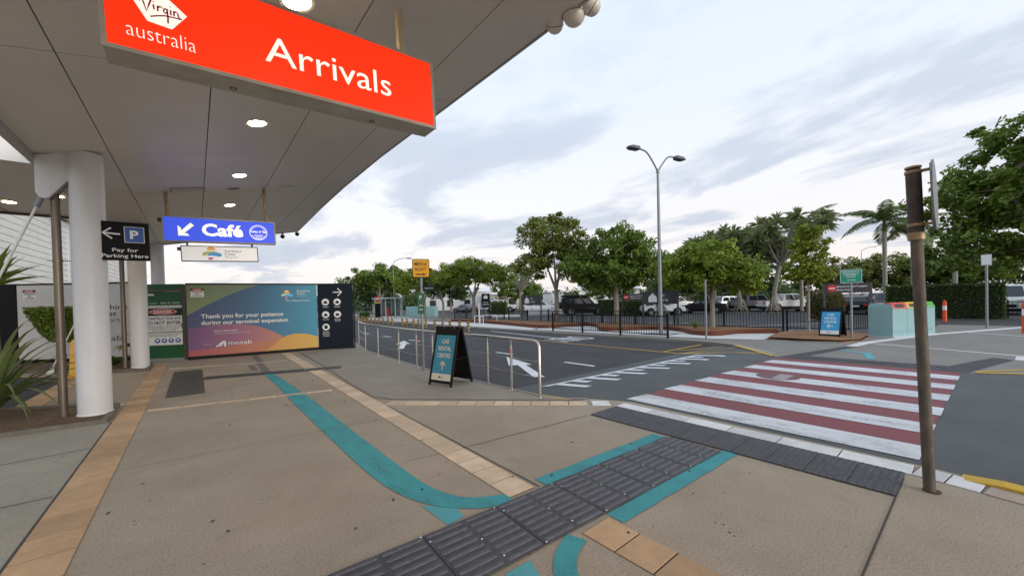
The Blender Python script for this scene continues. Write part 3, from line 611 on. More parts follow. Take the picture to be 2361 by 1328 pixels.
# security cameras
def dome_camera(x, y, z, label, s=1.0, group=None):
    t = thing('dome_camera', label, 'security camera', (x, y, z), group=group); n = 20
    prof = [(.105, .10), (.125, .06), (.13, .0), (.118, -.02)]
    MB().rings([[(math.cos(2 * math.pi * k / n) * q * s, math.sin(2 * math.pi * k / n) * q * s, h * s) for k in range(n)] for q, h in prof]).build('housing', soffit, t, smooth=True)
    prof = [(.108, -.022), (.105, -.06), (.085, -.10), (.05, -.125), (.012, -.135)]
    MB().rings([[(math.cos(2 * math.pi * k / n) * q * s, math.sin(2 * math.pi * k / n) * q * s, h * s) for k in range(n)] for q, h in prof]).build('dome', soffit, t, smooth=True)
    return t
t = thing('multi_camera', 'white cluster of rounded security camera housings on the canopy edge', 'security camera', (3.50, 2.98, sz(3.5) - .03))
def pod(c, r, ln, ax, nm):
    """short barrel with a domed end and a dark seam"""
    ax = Vector(ax).normalized(); c = Vector(c); pts = [c - ax * ln, c - ax * ln * .96, c, c + ax * .004]; rad = [r * .8, r, r * 1.03, r * .96]
    for k in range(1, 7): a = math.pi / 2 * k / 6; pts.append(c + ax * (.004 + math.sin(a) * r * .85)); rad.append(max(.003, r * .96 * math.cos(a)))
    b = MB().tube(pts, rad, 20).build(nm, soffit, t, smooth=True)
    MB().tube([c - ax * .012, c - ax * .004], r * 1.035, 20, cap=False).build('seam', brown, t)
pod((0, 0, .0), .13, .16, (0.12, 0.05, -1), 'camera_body'); pod((-.06, .25, .0), .10, .20, (.55, .55, -.75), 'camera_pod'); pod((.13, -.17, .06), .10, .18, (.9, -.35, -.5), 'camera_pod')
MB().cbox(-.3, .06, -.12, .12, .04, .10, .02).build('bracket', soffit, t)
for k, (x, y, z) in enumerate(((3.62, 19.42, 4.86), (3.05, 19.45, 4.70))):
    t = thing('dome_camera', ['small dark security camera at the outer far corner of the canopy', 'small dark security camera hung under the far end fascia of the canopy'][k], 'security camera', (x, y, z))
    MB().tube([(0, 0, .14), (0, 0, .02)], .05, 12).build('mount', white, t, smooth=True); MB().rings([[(math.cos(2 * math.pi * i / 14) * q, math.sin(2 * math.pi * i / 14) * q, h) for i in range(14)] for q, h in ((.085, .04), (.09, -.02), (.06, -.08), (.015, -.10))]).build('dome', black, t, smooth=True)

# ============================================================ HANGING SIGNS
TILT = R(2.2)
def sign_box(name, label, cat, loc, w, h, d, face, fr=0.022, frame_m=signalu, tilt=TILT):
    """light box: loc is its lower left front corner; front looks to -y"""
    t = thing(name, label, cat, loc, rot=(0, -tilt, 0))
    mb = MB(); mb.box(0, w, 0, d, 0, h); mb.build('case', frame_m, t)
    f = MB()
    for a in ((-.004, w + .004, -.012, -.001, -.004, fr), (-.004, w + .004, -.012, -.001, h - fr, h + .004), (-.004, fr, -.012, -.001, fr, h - fr), (w - fr, w + .004, -.012, -.001, fr, h - fr)): f.box(*a)
    f.build('frame', frame_m, t); MB().box(fr, w - fr, -.006, -.001, fr, h - fr).build('face', face, t); return t
t = sign_box('arrivals_sign', 'big red lit hanging sign reading Arrivals with a white hexagon airline emblem', 'sign', (-0.405, 3.5, 3.275), 2.34, 0.66, 0.235, redglow, 0.024)
text(t, 'Arrivals', 0.885, 1.89, 0.195, 0.205, whiteglow, y=-.009, bold=0.0)
text(t, 'australia', 0.115, 0.465, 0.105, 0.098, whiteglow, y=-.009, bold=-.016)
MB().plate([(0.09, .50), (0.155, .355), (0.222, .232), (0.345, .222), (0.43, .34), (0.325, .43), (.235, .53), (.14, .57)], -.010, -.008).build('emblem', whiteglow, t)
mb = MB(); y = -.0125; w_ = .009
V = lambda *p: [(0.185 + a * .205, .232 + b * .205) for a, b in p]
stroke(mb, V((.02, .56), (.07, .66), (.12, .58), (.18, .30), (.26, .55), (.36, .86), (.46, 1.0)), w_, y)
stroke(mb, V((.36, .58), (.37, .42)), w_, y); stroke(mb, V((.37, .68), (.375, .66)), w_ * 1.2, y)
stroke(mb, V((.46, .58), (.46, .40)), w_, y); stroke(mb, V((.46, .52), (.53, .58), (.58, .55)), w_, y)
stroke(mb, V((.68, .56), (.62, .54), (.60, .46), (.64, .40), (.69, .46), (.69, .57), (.70, .30), (.69, .10)), w_, y)
stroke(mb, V((.78, .57), (.78, .40)), w_, y); stroke(mb, V((.78, .68), (.785, .66)), w_ * 1.2, y)
stroke(mb, V((.86, .57), (.86, .40)), w_, y); stroke(mb, V((.86, .51), (.92, .57), (.96, .51), (.97, .41), (1.02, .38)), w_, y)
stroke(mb, V((.26, .16), (.42, .24), (.62, .32), (.86, .35), (1.06, .36)), w_, y)
mb.build('emblem_script', scarlet, t)
for x in (.68, 1.75):
    r = MB(); r.rings([[(x + math.cos(2 * math.pi * k / 14) * q, .16 + math.sin(2 * math.pi * k / 14) * q, -.006) for k in range(14)] for q in (.016, .024)], cap=False); r.build('lifting_eye', black, t)
MB().tube([(2.08, .12, .66), (2.08, .12, 1.12)], .042, 16).build('hanging_pole', cream if False else mat('pole_cream', (0.55, 0.48, 0.36), 0.4, 0.2, var=0.15, scale=8), t, smooth=True)
MB().tube([(0.25, .12, .66), (0.25, .12, .86)], .042, 16).build('hanging_pole', MATS['pole_cream'], t, smooth=True)

t = sign_box('cafe_sign', 'blue lit hanging sign reading Café with a white arrow and round badge', 'sign', (-0.485, 11.1, 3.075), 2.08, 0.545, 0.16, blueglow, 0.022)
text(t, 'Café', 0.66, 1.42, 0.155, 0.26, whiteglow, y=-.009, bold=0.035)
MB().plate([(.25, .13), (.44, .13), (.40, .185), (.35, .185), (.53, .365), (.47, .42), (.305, .24), (.305, .30), (.25, .35)], -.010, -.008).build('arrow', whiteglow, t)
mb = MB(); cx, cz = 1.73, .27
stroke(mb, arc(cx, cz, .175, 0, 360, 36), .012, -.009); stroke(mb, arc(cx, cz, .148, 22, 158, 20), .008, -.009); stroke(mb, arc(cx, cz, .148, 202, 338, 20), .008, -.009)
for k, (w2, dz) in enumerate(((.09, -.06), (.09, -.085), (.06, -.11))): stroke(mb, [(cx - w2 + w2 * 2 * i / 18, cz + dz + .006 * math.sin(i * 1.05)) for i in range(19)], .008, -.009)
mb.build('badge', whiteglow, t)
text(t, 'Timber & Tide', cx - .165, cx + .165, cz - .005, .055, whiteglow, y=-.012, bold=0.02, shear=0.25); text(t, 'COFFEE CO', cx - .08, cx + .08, cz - .155, .022, whiteglow, y=-.012, bold=.02)
for x, l in ((.10, .60), (1.92, .84)):
    MB().tube([(x, .08, .545), (x, .08, .545 + l)], .035, 12).build('hanging_pole', rusty, t, smooth=True); MB().disc((x, .08, .545), .06, 'z', .02, 12).build('pole_flange', rusty, t)
MB().box(-.07, -.005, .03, .10, .42, .50).build('junction_box', brown, t)
t = sign_box('airport_sign', 'pale lit hanging sign of Sunshine Coast Airport with a colourful wave logo', 'sign', (-0.20, 11.13, 2.66), 1.42, 0.345, 0.10, paleglow, 0.014, mat('dark_frame', (0.12, 0.11, 0.1), 0.5))
o1, o2, o3, o4 = [mat(n, c, 0.5, emit=c, es=0.3) for n, c in (('logo_orange', (0.75, 0.36, 0.08)), ('logo_green', (0.38, 0.46, 0.16)), ('logo_blue', (0.07, 0.30, 0.62)), ('logo_pink', (0.55, 0.12, 0.18)))]
inkl = mat('grey_ink', (0.08, 0.08, 0.09), 0.6)
def logo(t, x, z, s, y=-.009):
    """half sun over two waves and a small dish"""
    mk = lambda pts, m, yy: MB().plate([(x + a * s, z + b * s) for a, b in pts], yy - .0015, yy).build('logo', m, t)
    mk(arc(.46, .62, .22, 0, 180, 14), o1, y); mk([(0, .28), (.02, .42), (.16, .52), (.4, .56), (.72, .55), (.84, .52), (.5, .46), (.30, .36), (.12, .26)], o2, y - .0005)
    mk([(.22, .25), (.34, .40), (.52, .47), (.80, .48), (.98, .40), (1.0, .28), (.86, .20), (.70, .24), (.5, .28)], o3, y - .001); mk([(.26, .14), (.42, .17), (.60, .13), (.48, .02), (.38, 0), (.30, .06)], o4, y)
logo(t, .36, .03, .36)
for k, (s, b) in enumerate((('Sunshine', .0), ('Coast', .0), ('Airport', -.012))): text(t, s, .77, .77 + (.325, .205, .245)[k], .215 - k * .068, .05, inkl, y=-.009, bold=b)
for x in (.10, 1.30): MB().box(x, x + .035, .03, .07, .345, .42).build('hanger', brown, t)
MB().box(-.06, -.005, .02, .08, .24, .31).build('junction_box', brown, t)
t = thing('parking_sign', 'black sign reading Pay for Parking Here fixed to the white column', 'sign', (-1.10, 8.50, 2.385), rot=(0, -R(.8), 0))
MB().box(0, .565, 0, .03, 0, .60).build('panel', signblack, t)
text(t, 'Pay for', .14, .43, .135, .055, signwhite, bold=.008); text(t, 'Parking Here', .025, .545, .045, .055, signwhite, bold=.008)
mb = MB(); stroke(mb, [(.05, .42), (.235, .405)], .022, -.004); stroke(mb, [(.14, .50), (.045, .42), (.145, .335)], .022, -.005); mb.build('arrow', signwhite, t)
MB().box(.28, .51, -.004, -.001, .28, .53).build('badge_border', signwhite, t); MB().box(.288, .502, -.007, -.004, .288, .522).build('badge', pblue, t); text(t, 'P', .345, .445, .345, .125, signwhite, y=-.010, bold=.035)
MB().box(-.16, .0, .02, .06, .10, .14).build('clamp', galv, t); MB().box(-.16, .0, .02, .06, .46, .50).build('clamp', galv, t)

# ============================================================ LEFT BUILDING
aw = thing('awning_roof', 'low flat awning with white fascia between the terminal and the canopy', 'awning')
MB().box(-14, -1.84, 9.35, 13.95, 3.905, 3.925).build('soffit', soffit, aw)
MB().box(-14, -1.83, 9.22, 9.345, 3.89, 4.30).build('fascia', white, aw); MB().box(-14, -1.83, 9.18, 9.215, 4.26, 4.32).build('gutter', galv, aw); MB().box(-14, -1.84, 9.36, 14.0, 3.93, 4.2).build('deck', fasc, aw)
MB().box(-14, -1.83, 13.96, 14.04, 3.86, 4.25).build('far_fascia', brown, aw)
for x in (-3.2, -4.7): MB().box(x, x + .012, 9.36, 13.9, 3.899, 3.904).build('joint_strip', shadowgap, aw)
for x, y in ((-2.9, 12.7), (-2.05, 11.6), (-2.0, 13.1)): downlight(x, y, 3.90, 0, 'round lit downlight in the flat awning soffit by the terminal wall', 'downlights in the awning', .09)
tb_ = thing('terminal_building', 'white clapboard terminal wall behind the construction hoarding', 'building', (-6.0, 24, 0), R(-3.5))
for k in range(22):
    z0 = .05 + k * .30
    MB().rings([[(-.02, -9, z0), (.035, -9, z0), (.030, -9, z0 + .278), (-.02, -9, z0 + .278)], [(-.02, 25, z0), (.035, 25, z0), (.030, 25, z0 + .278), (-.02, 25, z0 + .278)]]).build('board', clad, tb_)
MB().box(-.6, -.022, -9, 25, 0, 6.7).build('wall_core', shadowgap, tb_)  # dark colour showing between the boards paints in their overlap shadow
for y in (-1.0, 8.6, 24.8): MB().box(-.02, .055, y, y + .22, 0, 6.7).build('cover_strip', white, tb_)
MB().box(-.1, .28, 25.0, 25.35, 0, 6.9).build('corner_post', white, tb_); MB().box(-.9, .4, -9, 25.4, 6.75, 7.0).build('roof_edge', white, tb_)

# ============================================================ HOARDINGS
def hoarding(name, label, p0, p1, h, m, frame_m=black, z0=0.1):
    a, b = Vector(p0), Vector(p1); d = b - a; t = thing(name, label, 'hoarding', (a.x, a.y, 0), math.atan2(d.y, d.x)); w = d.length
    MB().box(0, w, 0, .06, z0, h).build('panel', m, t); MB().box(-.02, w + .02, -.02, .08, h + .001, h + .045).build('top_rail', frame_m, t); MB().box(-.02, w + .02, -.012, .07, 0.0, z0 - .001).build('base_rail', frame_m, t)
    return t, w
def danger_notice(t, x, z, s=1.0):
    MB().box(x, x + .36 * s, -.006, -.001, z, z + .30 * s).build('notice', signwhite, t); MB().box(x, x + .36 * s, -.010, -.0065, z + .215 * s, z + .30 * s).build('notice_header', ink, t)
    MB().plate([(x + .18 * s + .16 * s * math.cos(k * math.pi / 8), z + .257 * s + .036 * s * math.sin(k * math.pi / 8)) for k in range(16)], -.014, -.0105).build('notice_oval', dred, t)
    text(t, 'DANGER', x + .07 * s, x + .29 * s, z + .240 * s, .035 * s, signwhite, y=-.017, bold=.03)
    for k, (w, q) in enumerate((('CONSTRUCTION', .31), ('SITE', .10), ('DO NOT ENTER', .27))): text(t, w, x + (.18 - q / 2) * s, x + (.18 + q / 2) * s, z + (.150 - k * .062) * s, .042 * s, ink, y=-.010, bold=.025)
t, w = hoarding('white_hoarding', 'white construction hoarding with Sunshine Coast Airport lettering behind the clipped shrub', (-4.25, 18.95), (-1.42, 16.95), 2.47, hoardw, z0=.16)
danger_notice(t, .18, 2.02, 1.0)
text(t, 'Sunshine', 2.10, 3.18, 1.66, .15, ink, bold=.006); text(t, 'Coast', 2.10, 2.86, 1.46, .15, ink, bold=.006); text(t, 'Airport', 2.10, 2.96, 1.26, .145, ink, bold=-.008); text(t, 'mcnab', 2.05, 3.0, .68, .16, ink, bold=-.004)
hb, _ = hoarding('black_hoarding', 'black end panel of the white construction hoarding by the terminal wall', (-4.75, 19.35), (-4.28, 18.97), 2.47, black, z0=.05)
gd = thing('site_door', 'green construction site door covered in danger notices', 'door', (-1.30, 16.80, 0), math.atan2(-.55, 1.02))
MB().box(0, 1.14, 0, .05, .06, 2.18).build('door_leaf', doorgreen, gd); MB().box(-.02, 1.16, -.03, .09, 2.25, 2.42).build('header', doorgreen, gd); MB().box(-.02, 1.16, -.05, .09, 2.185, 2.245).build('lintel', brown, gd)
MB().box(1.145, 1.21, -.04, .08, 0, 2.40).build('jamb', brown, gd); MB().box(-.07, -.005, -.04, .08, 0, 2.40).build('jamb', brown, gd); MB().box(.0, .35, -.03, -.001, 2.06, 2.11).build('door_closer', signwhite, gd); MB().box(1.08, 1.12, -.03, -.001, 1.02, 1.16).build('lock', galv, gd)
MB().box(.06, 1.10, -.006, -.001, 1.66, 1.74).build('notice', signwhite, gd); text(gd, 'McNab Developments (QLD) Pty Ltd', .08, 1.08, 1.685, .035, ink, y=-.009, bold=.015)
text(gd, 'mcnab', .17, .42, 1.80, .04, signwhite); text(gd, 'QBCC No. 1004220', .52, 1.06, 1.80, .042, signwhite, bold=.01)
MB().box(.06, 1.10, -.006, -.001, 1.42, 1.655).build('notice_header', ink, gd); MB().plate([(.58 + .38 * math.cos(k * math.pi / 12), 1.54 + .088 * math.sin(k * math.pi / 12)) for k in range(24)], -.010, -.0065).build('notice_oval', signwhite, gd); MB().plate([(.58 + .36 * math.cos(k * math.pi / 12), 1.54 + .074 * math.sin(k * math.pi / 12)) for k in range(24)], -.014, -.0105).build('notice_oval', dred, gd)
text(gd, 'DANGER', .33, .83, 1.505, .072, signwhite, y=-.017, bold=.03)
MB().box(.06, 1.10, -.006, -.001, .905, 1.415).build('notice', signwhite, gd); text(gd, 'CONSTRUCTION SITE', .09, 1.07, 1.285, .085, ink, y=-.009, bold=.02); text(gd, 'DO NOT ENTER', .09, 1.07, 1.14, .105, ink, y=-.009, bold=.025)
for k, (s, q) in enumerate((('ALL VISITORS MUST REPORT TO THE', .47), ('SITE OFFICE PRIOR TO ENTERING', .44), ('THE CONSTRUCTION AREA', .35))): text(gd, s, .58 - q, .58 + q, 1.06 - k * .058, .036, ink, y=-.009, bold=.015)
MB().box(.06, 1.10, -.006, -.001, .48, .875).build('notice', signwhite, gd)
for k, (s, q) in enumerate((('THIS PROTECTIVE EQUIPMENT MUST', .47), ('BE WORN BEYOND THIS POINT', .38))): text(gd, s, .58 - q, .58 + q, .805 - k * .058, .036, ink, y=-.009, bold=.015)
for k in range(4):
    MB().disc((.40 + k * .19, -.010, .625), .075, 'y', .003, 18).build('pictogram', pblue, gd); MB().disc((.40 + k * .19, -.013, .635), .036, 'y', .002, 12).build('pictogram_mark', signwhite, gd)
# big printed hoarding
grad = ramp_mat('print_blue', [(0, (0.065, 0.075, 0.17)), (.45, (0.045, 0.125, 0.24)), (1, (0.03, 0.235, 0.36))], 0, 0, 3.6)
p0 = Vector((-0.20, 15.86)); p1 = Vector((3.45, 15.42)); ph, w = hoarding('printed_hoarding', 'big colourful printed hoarding thanking people for patience during terminal expansion', p0, p1, 2.38, grad)
gr = ramp_mat('print_green', [(0, (0.20, 0.25, 0.13)), (1, (0.16, 0.235, 0.17))], 0, 0, 2); pu = ramp_mat('print_purple', [(0, (0.16, 0.075, 0.19)), (.5, (0.30, 0.12, 0.20)), (1, (0.46, 0.2, 0.13))], 0, 0, 2.6); pk = ramp_mat('print_red', [(0, (0.36, 0.08, 0.10)), (.6, (0.42, 0.15, 0.10)), (1, (0.45, 0.2, 0.1))], 0, 0, 2.5); ye = ramp_mat('print_yellow', [(0, (0.52, 0.26, 0.09)), (1, (0.60, 0.36, 0.07))], 0, 1.8, 3.6)
def curve_pts(pts, n=5): return [(p.x, p.y) for p in spline([(a, b, 0) for a, b in pts], n)]
MB().plate([(0, 2.378)] + [(0, 1.40)] + curve_pts([(0, 1.40), (.5, 1.72), (1.1, 2.05), (1.7, 2.30), (1.95, 2.378)]), -.003, -.001).build('printed_shape', gr, ph)
MB().plate([(0, .102)] + [(2.55, .102)] + curve_pts([(2.55, .102), (2.62, .4), (2.58, .55), (2.35, .72), (1.9, .95), (1.4, 1.06), (.8, 1.08), (0, .98)]), -.003, -.001).build('printed_shape', pu, ph)
MB().plate([(0, .102), (2.3, .102)] + curve_pts([(2.3, .102), (2.5, .35), (2.60, .52), (2.3, .48), (1.7, .42), (1.1, .36), (.5, .30), (0, .30)]), -.006, -.0035).build('printed_shape', pk, ph)
MB().plate([(2.0, .102), (w, .102), (w, .48)] + curve_pts([(w, .48), (3.35, .60), (3.0, .64), (2.72, .60), (2.52, .50), (2.3, .30), (2.0, .102)]), -.009, -.0065).build('printed_shape', ye, ph)
ht = mat('print_white', (0.72, 0.72, 0.72), 0.5); htd = mat('print_pale', (0.5, 0.55, 0.58), 0.5)
text(ph, 'Thank you for your patience', .34, 2.60, 1.30, .13, ht, y=-.008, bold=.02); text(ph, 'during our terminal expansion', .34, 2.74, 1.09, .13, ht, y=-.012, bold=.02)
text(ph, 'Scan to learn more', .66, 1.30, .855, .055, ht, y=-.012, bold=.012); text(ph, 'sunshinecoastairport.com.au', .66, 1.62, .775, .048, htd, y=-.012)
text(ph, 'mcnab', 1.02, 1.66, .40, .135, ht, y=-.012, bold=.0); mb = MB()
for k in range(3): mb.plate([(.68 + k * .09, .36), (.73 + k * .09, .36), (.96 + (k - 2) * .02 + .0, .54), (.91 + (k - 2) * .02, .54)] if k < 2 else [(.90, .36), (.96, .36), (.96, .54), (.91, .54)], -.0125, -.011)
mb.build('logo', ht, ph); text(ph, 'Proudly delivered by', .36, .58, .45, .022, ht, y=-.012)
danger_notice(ph, .10, 1.98, .92); logo(ph, 2.56, 1.88, .36, -.004)
for k, s in enumerate(('Sunshine', 'Coast', 'Airport')): text(ph, s, 3.04, 3.04 + (.42, .26, .31)[k], 2.13 - k * .085, .062, (ht, ht, htd)[k], y=-.004, bold=(.008, .008, -.01)[k])
text(ph, 'The Natural Choice', 2.68, 3.45, 1.79, .062, ht, y=-.004)
np_, w2 = hoarding('navy_hoarding', 'navy hoarding panel with white transport pictograms and an arrow pointing right', (3.47, 15.42), (4.56, 14.95), 2.38, navy, z0=.06)
MB().box(w2 + .021, w2 + .06, -.03, .10, 0, 2.42).build('end_post', black, np_)
mb = MB(); stroke(mb, [(.52, 2.10), (.80, 2.10)], .035, -.004); stroke(mb, [(.68, 2.24), (.82, 2.10), (.68, 1.96)], .035, -.005); mb.build('arrow', ht, np_)
for k, (x, z, s) in enumerate(((.26, 1.74, 'Taxis'), (.66, 1.74, 'Rideshare'), (.26, 1.28, 'Car rental'), (.66, 1.28, 'Pick-up'), (.26, .82, 'Buses'))):
    MB().disc((x, -.004, z), .125, 'y', .003, 22).build('pictogram', ht, np_)
    mb = MB(); mb.plate([(x - .065, z - .055), (x + .065, z - .055), (x + .065, z - .01), (x + .045, z + .005), (x + .03, z + .04), (x - .03, z + .04), (x - .045, z + .005), (x - .065, z - .01)] if k < 4 else [(x - .05, z - .06), (x + .05, z - .06), (x + .055, z + .06), (x - .055, z + .06)], -.008, -.0045)
    mb.build('pictogram_mark', navy, np_); text(np_, s, x - .10, x + .10, z - .20, .045, ht, bold=.01)
text(np_, 'Drop-off', .57, .75, 1.02, .045, ht, bold=.01); text(np_, 'Shuttles &', .14, .38, .55, .045, ht, bold=.01); text(np_, 'Transfers', .15, .37, .48, .045, ht, bold=.01)

# ============================================================ RAILING, BOARDS, POLES
rl = thing('handrail', 'stainless handrail with wire infill along the kerb', 'railing')
rp = [(4.36, 4.62), (4.38, 5.38), (4.39, 6.12), (4.24, 8.1), (4.22, 8.9), (4.27, 10.1), (4.40, 12.0), (4.58, 13.7), (5.15, 16.2)]
top = spline([(4.35, 4.75, .93), (4.39, 6.1, .93), (4.26, 8.1, .93), (4.30, 10.1, .93), (4.42, 12, .93), (4.6, 13.7, .93), (5.2, 16.4, .93)], 6)
MB().tube([(4.36, 4.62, 0), (4.36, 4.62, .84), (4.358, 4.645, .90), (4.352, 4.70, .925)] + [tuple(p) for p in top], .026, 14).build('top_rail', stainless, rl, smooth=True)
for i, (x, y) in enumerate(rp[1:]):
    MB().tube([(x, y, 0), (x, y, .80), (x, y, .81), (x, y, .90)], [.022, .022, .010, .010], 12).build('post', stainless, rl, smooth=True)
    MB().disc((x, y, 0), .045, 'z', .008, 14).build('post_flange', stainless, rl)
MB().disc((4.36, 4.62, 0), .045, 'z', .008, 14).build('post_flange', stainless, rl)
for z in (.34, .60):
    pts = []
    for (a, b) in zip(rp, rp[1:]):
        for k in range(4): t_ = k / 4; pts.append((a[0] + (b[0] - a[0]) * t_, a[1] + (b[1] - a[1]) * t_, z - .02 * math.sin(math.pi * t_)))
    MB().tube(pts + [(rp[-1][0], rp[-1][1], z)], .0045, 6).build('wire', stainless, rl, smooth=True)
for i in (1, 4): MB().rings([[(rp[i][0] + math.cos(k * math.pi / 5) * .0235, rp[i][1] + math.sin(k * math.pi / 5) * .0235, z) for k in range(10)] for z in (.66, .74)], cap=False).build('sticker', mat('sticker', (.6, .25, .18), .5), rl)

def sandwich_board(label, loc, rotz, face, arrow, w=.56, h=1.10):
    t = thing('sandwich_board', label, 'sandwich board', loc, rotz)
    lean = .26
    for s in (-1, 1):
        f = lambda x, z, o=0.0: (x, s * (lean * (1 - z / h) + .045 + o), z)
        def slab_(x0, x1, z0, z1, o0, o1):
            v = [f(x0, z0, o0), f(x1, z0, o0), f(x1, z1, o0), f(x0, z1, o0), f(x0, z0, o1), f(x1, z0, o1), f(x1, z1, o1), f(x0, z1, o1)]
            return v, [(0, 1, 2, 3), (7, 6, 5, 4), (0, 4, 5, 1), (1, 5, 6, 2), (2, 6, 7, 3), (3, 7, 4, 0)]
        fr = MB()
        for a in ((-w / 2, -w / 2 + .035, .0, h), (w / 2 - .035, w / 2, .0, h), (-w / 2 + .035, w / 2 - .035, .05, .09), (-w / 2 + .035, w / 2 - .035, h - .13, h - .02)): fr.add(*slab_(*a, -.02, .02))
        fr.build('frame', blackpl, t); MB().add(*slab_(-w / 2 + .035, w / 2 - .035, .09, h - .13, -.006, .004)).build('panel', blackpl, t)
        for x in (-w / 2 + .04, 0, w / 2 - .04): fr2 = MB().add(*slab_(x - .055, x + .055, h - .02, h + .025, -.045, .02)).build('handle_lug', blackpl, t)
        if s < 0:
            sh = lambda x0, x1, z0, z1, o0, o1, m, nm: MB().add(*slab_(x0, x1, z0, z1, o0, o1)).build(nm, m, t)
            sh(-w / 2 + .04, w / 2 - .04, .225, h - .14, .005, .008, face, 'poster'); sh(-w / 2 + .04, w / 2 - .04, .10, .2245, .005, .008, cream if face is sandw else signwhite, 'poster_foot')
            ang = math.atan2(lean, h); e = bpy.data.objects.new('print_layer', None)
            def onto(o):    # bring flat lettering onto the leaning face
                me = o.data; n = len(me.vertices); co = np.empty(n * 3, dtype=np.float32); me.vertices.foreach_get('co', co); co = co.reshape(-1, 3)
                co[:, 1] = -(lean * (1 - co[:, 2] / h) + .045 + .008) + co[:, 1]; me.vertices.foreach_set('co', co.ravel()); me.update()
            bpy.data.objects.remove(e)
            pw = cream if face is sandw else signwhite
            for k, (q, s_) in enumerate(((.10, 'CAR'), (.17, 'RENTAL'), (.175, 'CENTRE'))): onto(text(t, s_, -q, q, (.80 - k * .135) * h / 1.1, .078 * h / 1.1, pw, y=-.003, bold=.024))
            mb = MB()
            if arrow == 'up': stroke(mb, [(0, .29), (0, .455)], .026, -.003); stroke(mb, [(-.068, .385), (0, .46), (.068, .385)], .026, -.004)
            else: stroke(mb, [(-.08, .37), (.085, .37)], .026, -.003); stroke(mb, [(-.01, .44), (-.085, .37), (-.01, .30)], .026, -.004)
            onto(mb.build('arrow', pw, t))
            mb = MB(); mb.plate([(-.07, .145), (-.01, .145), (-.022, .165), (-.04, .185), (-.058, .165)], -.0035, -.003); onto(mb.build('logo', ink, t))
            for k, s_ in enumerate(('Sunshine', 'Coast', 'Airport')): onto(text(t, s_, .0, .055 - .012 * (k % 2), .172 - k * .016, .010, ink, y=-.003))
        else:
            pass
    MB().box(-w / 2 + .012, -w / 2 + .018, -.16, .16, .50, .512).build('spreader', blackpl, t); MB().box(w / 2 - .018, w / 2 - .012, -.16, .16, .50, .512).build('spreader', blackpl, t)
    return t
sandwich_board('black sandwich board reading Car Rental Centre with an up arrow beside the handrail', (3.90, 6.71, 0.006), R(-74), sandw, 'up', .60)
sandwich_board('bright blue Car Rental Centre sandwich board with a left arrow on the mulch', (17.05, 3.24, 0.10), R(-97), sandw2, 'left', .60, 1.0)

def post(t, h, r=.03, m=galv, nm='post', x=0, y=0): return MB().tube([(x, y, 0), (x, y, h)], r, 14).build(nm, m, t, smooth=True)
mg = thing('merge_sign', 'amber Merge Right road sign on a galvanised post by the handrail', 'sign', (4.20, 8.50, 0), R(-26))
post(mg, 2.62, .032); MB().disc((0, 0, 0), .07, 'z', .012, 14).build('base_plate', galv, mg)
def rrect(x0, x1, z0, z1, r=.04): return arc(x1 - r, z1 - r, r, 0, 90, 5) + arc(x0 + r, z1 - r, r, 90, 180, 5) + arc(x0 + r, z0 + r, r, 180, 270, 5) + arc(x1 - r, z0 + r, r, 270, 360, 5)
MB().plate(rrect(-.20, .20, 2.22, 2.66), -.046, -.042).build('sign_border', signblack, mg); MB().plate(rrect(-.185, .185, 2.235, 2.645, .03), -.049, -.0465).build('sign_plate', amber, mg)
text(mg, 'MERGE', -.145, .145, 2.50, .085, ink, y=-.052, bold=.004); text(mg, 'RIGHT', -.13, .13, 2.375, .085, ink, y=-.052, bold=.004)
mb = MB(); stroke(mb, [(-.12, 2.295), (.06, 2.295)], .026, -.052); mb.plate([(.05, 2.265), (.13, 2.295), (.05, 2.325)], -.0535, -.052); mb.build('arrow', ink, mg)
MB().box(.04, .30, -.045, -.035, 1.90, 2.03).build('street_plate', navy, mg); text(mg, 'Airport Drive', .07, .27, 1.95, .035, htd, y=-.047)
MB().box(-.10, .05, -.043, -.034, 1.35, 1.85).build('parking_plate', dkgreen, mg); text(mg, 'P', -.05, .0, 1.70, .09, signwhite, y=-.046); 
for z in (1.45, 1.55): MB().box(-.07, .02, -.046, -.0435, z, z + .012).build('plate_line', signwhite, mg)
pr = thing('pole_sign', 'weathered leaning pole with a round sign seen edge-on beside the crossing', 'sign', (4.49, .26, 0), 0, rot=(R(-1.6), 0, 0))
MB().tube([(0, 0, -.02), (0, 0, 2.06)], .037, 18).build('pole', rustpole, pr, smooth=True)
MB().tube([(0, 0, 2.06), (0, 0, 2.57), (0, 0, 2.585)], [.047, .047, .03], 18).build('sleeve', sleeve, pr, smooth=True); MB().tube([(0, 0, 2.585), (0, 0, 2.60), (0, 0, 2.605)], [.05, .05, .03], 18).build('cap', rusty, pr, smooth=True)
MB().tube([(0, 0, 2.01), (0, 0, 2.07)], .052, 18).build('collar', mat('brass_collar', (.33, .25, .14), .5, .5, var=.2), pr, smooth=True)
for z in (2.12, 2.545):
    b = MB(); b.tube([(0, 0, z), (0, 0, z + .022)], .052, 16); b.box(-.008, .008, -.10, -.048, z, z + .022); b.build('clamp', rusty, pr)
MB().disc((0, -.115, 2.345), .275, 'y', .012, 32).build('sign_plate', galv, pr); MB().box(-.02, .02, -.101, -.09, 2.09, 2.60).build('sign_channel', galv, pr)
MB().disc((0.01, -.01, -.002), .055, 'z', .01, 14).build('base_stain', mat('dark_brown_disc', (.09, .06, .03), .9), pr)  # thin dark brown disc round the foot of the pole

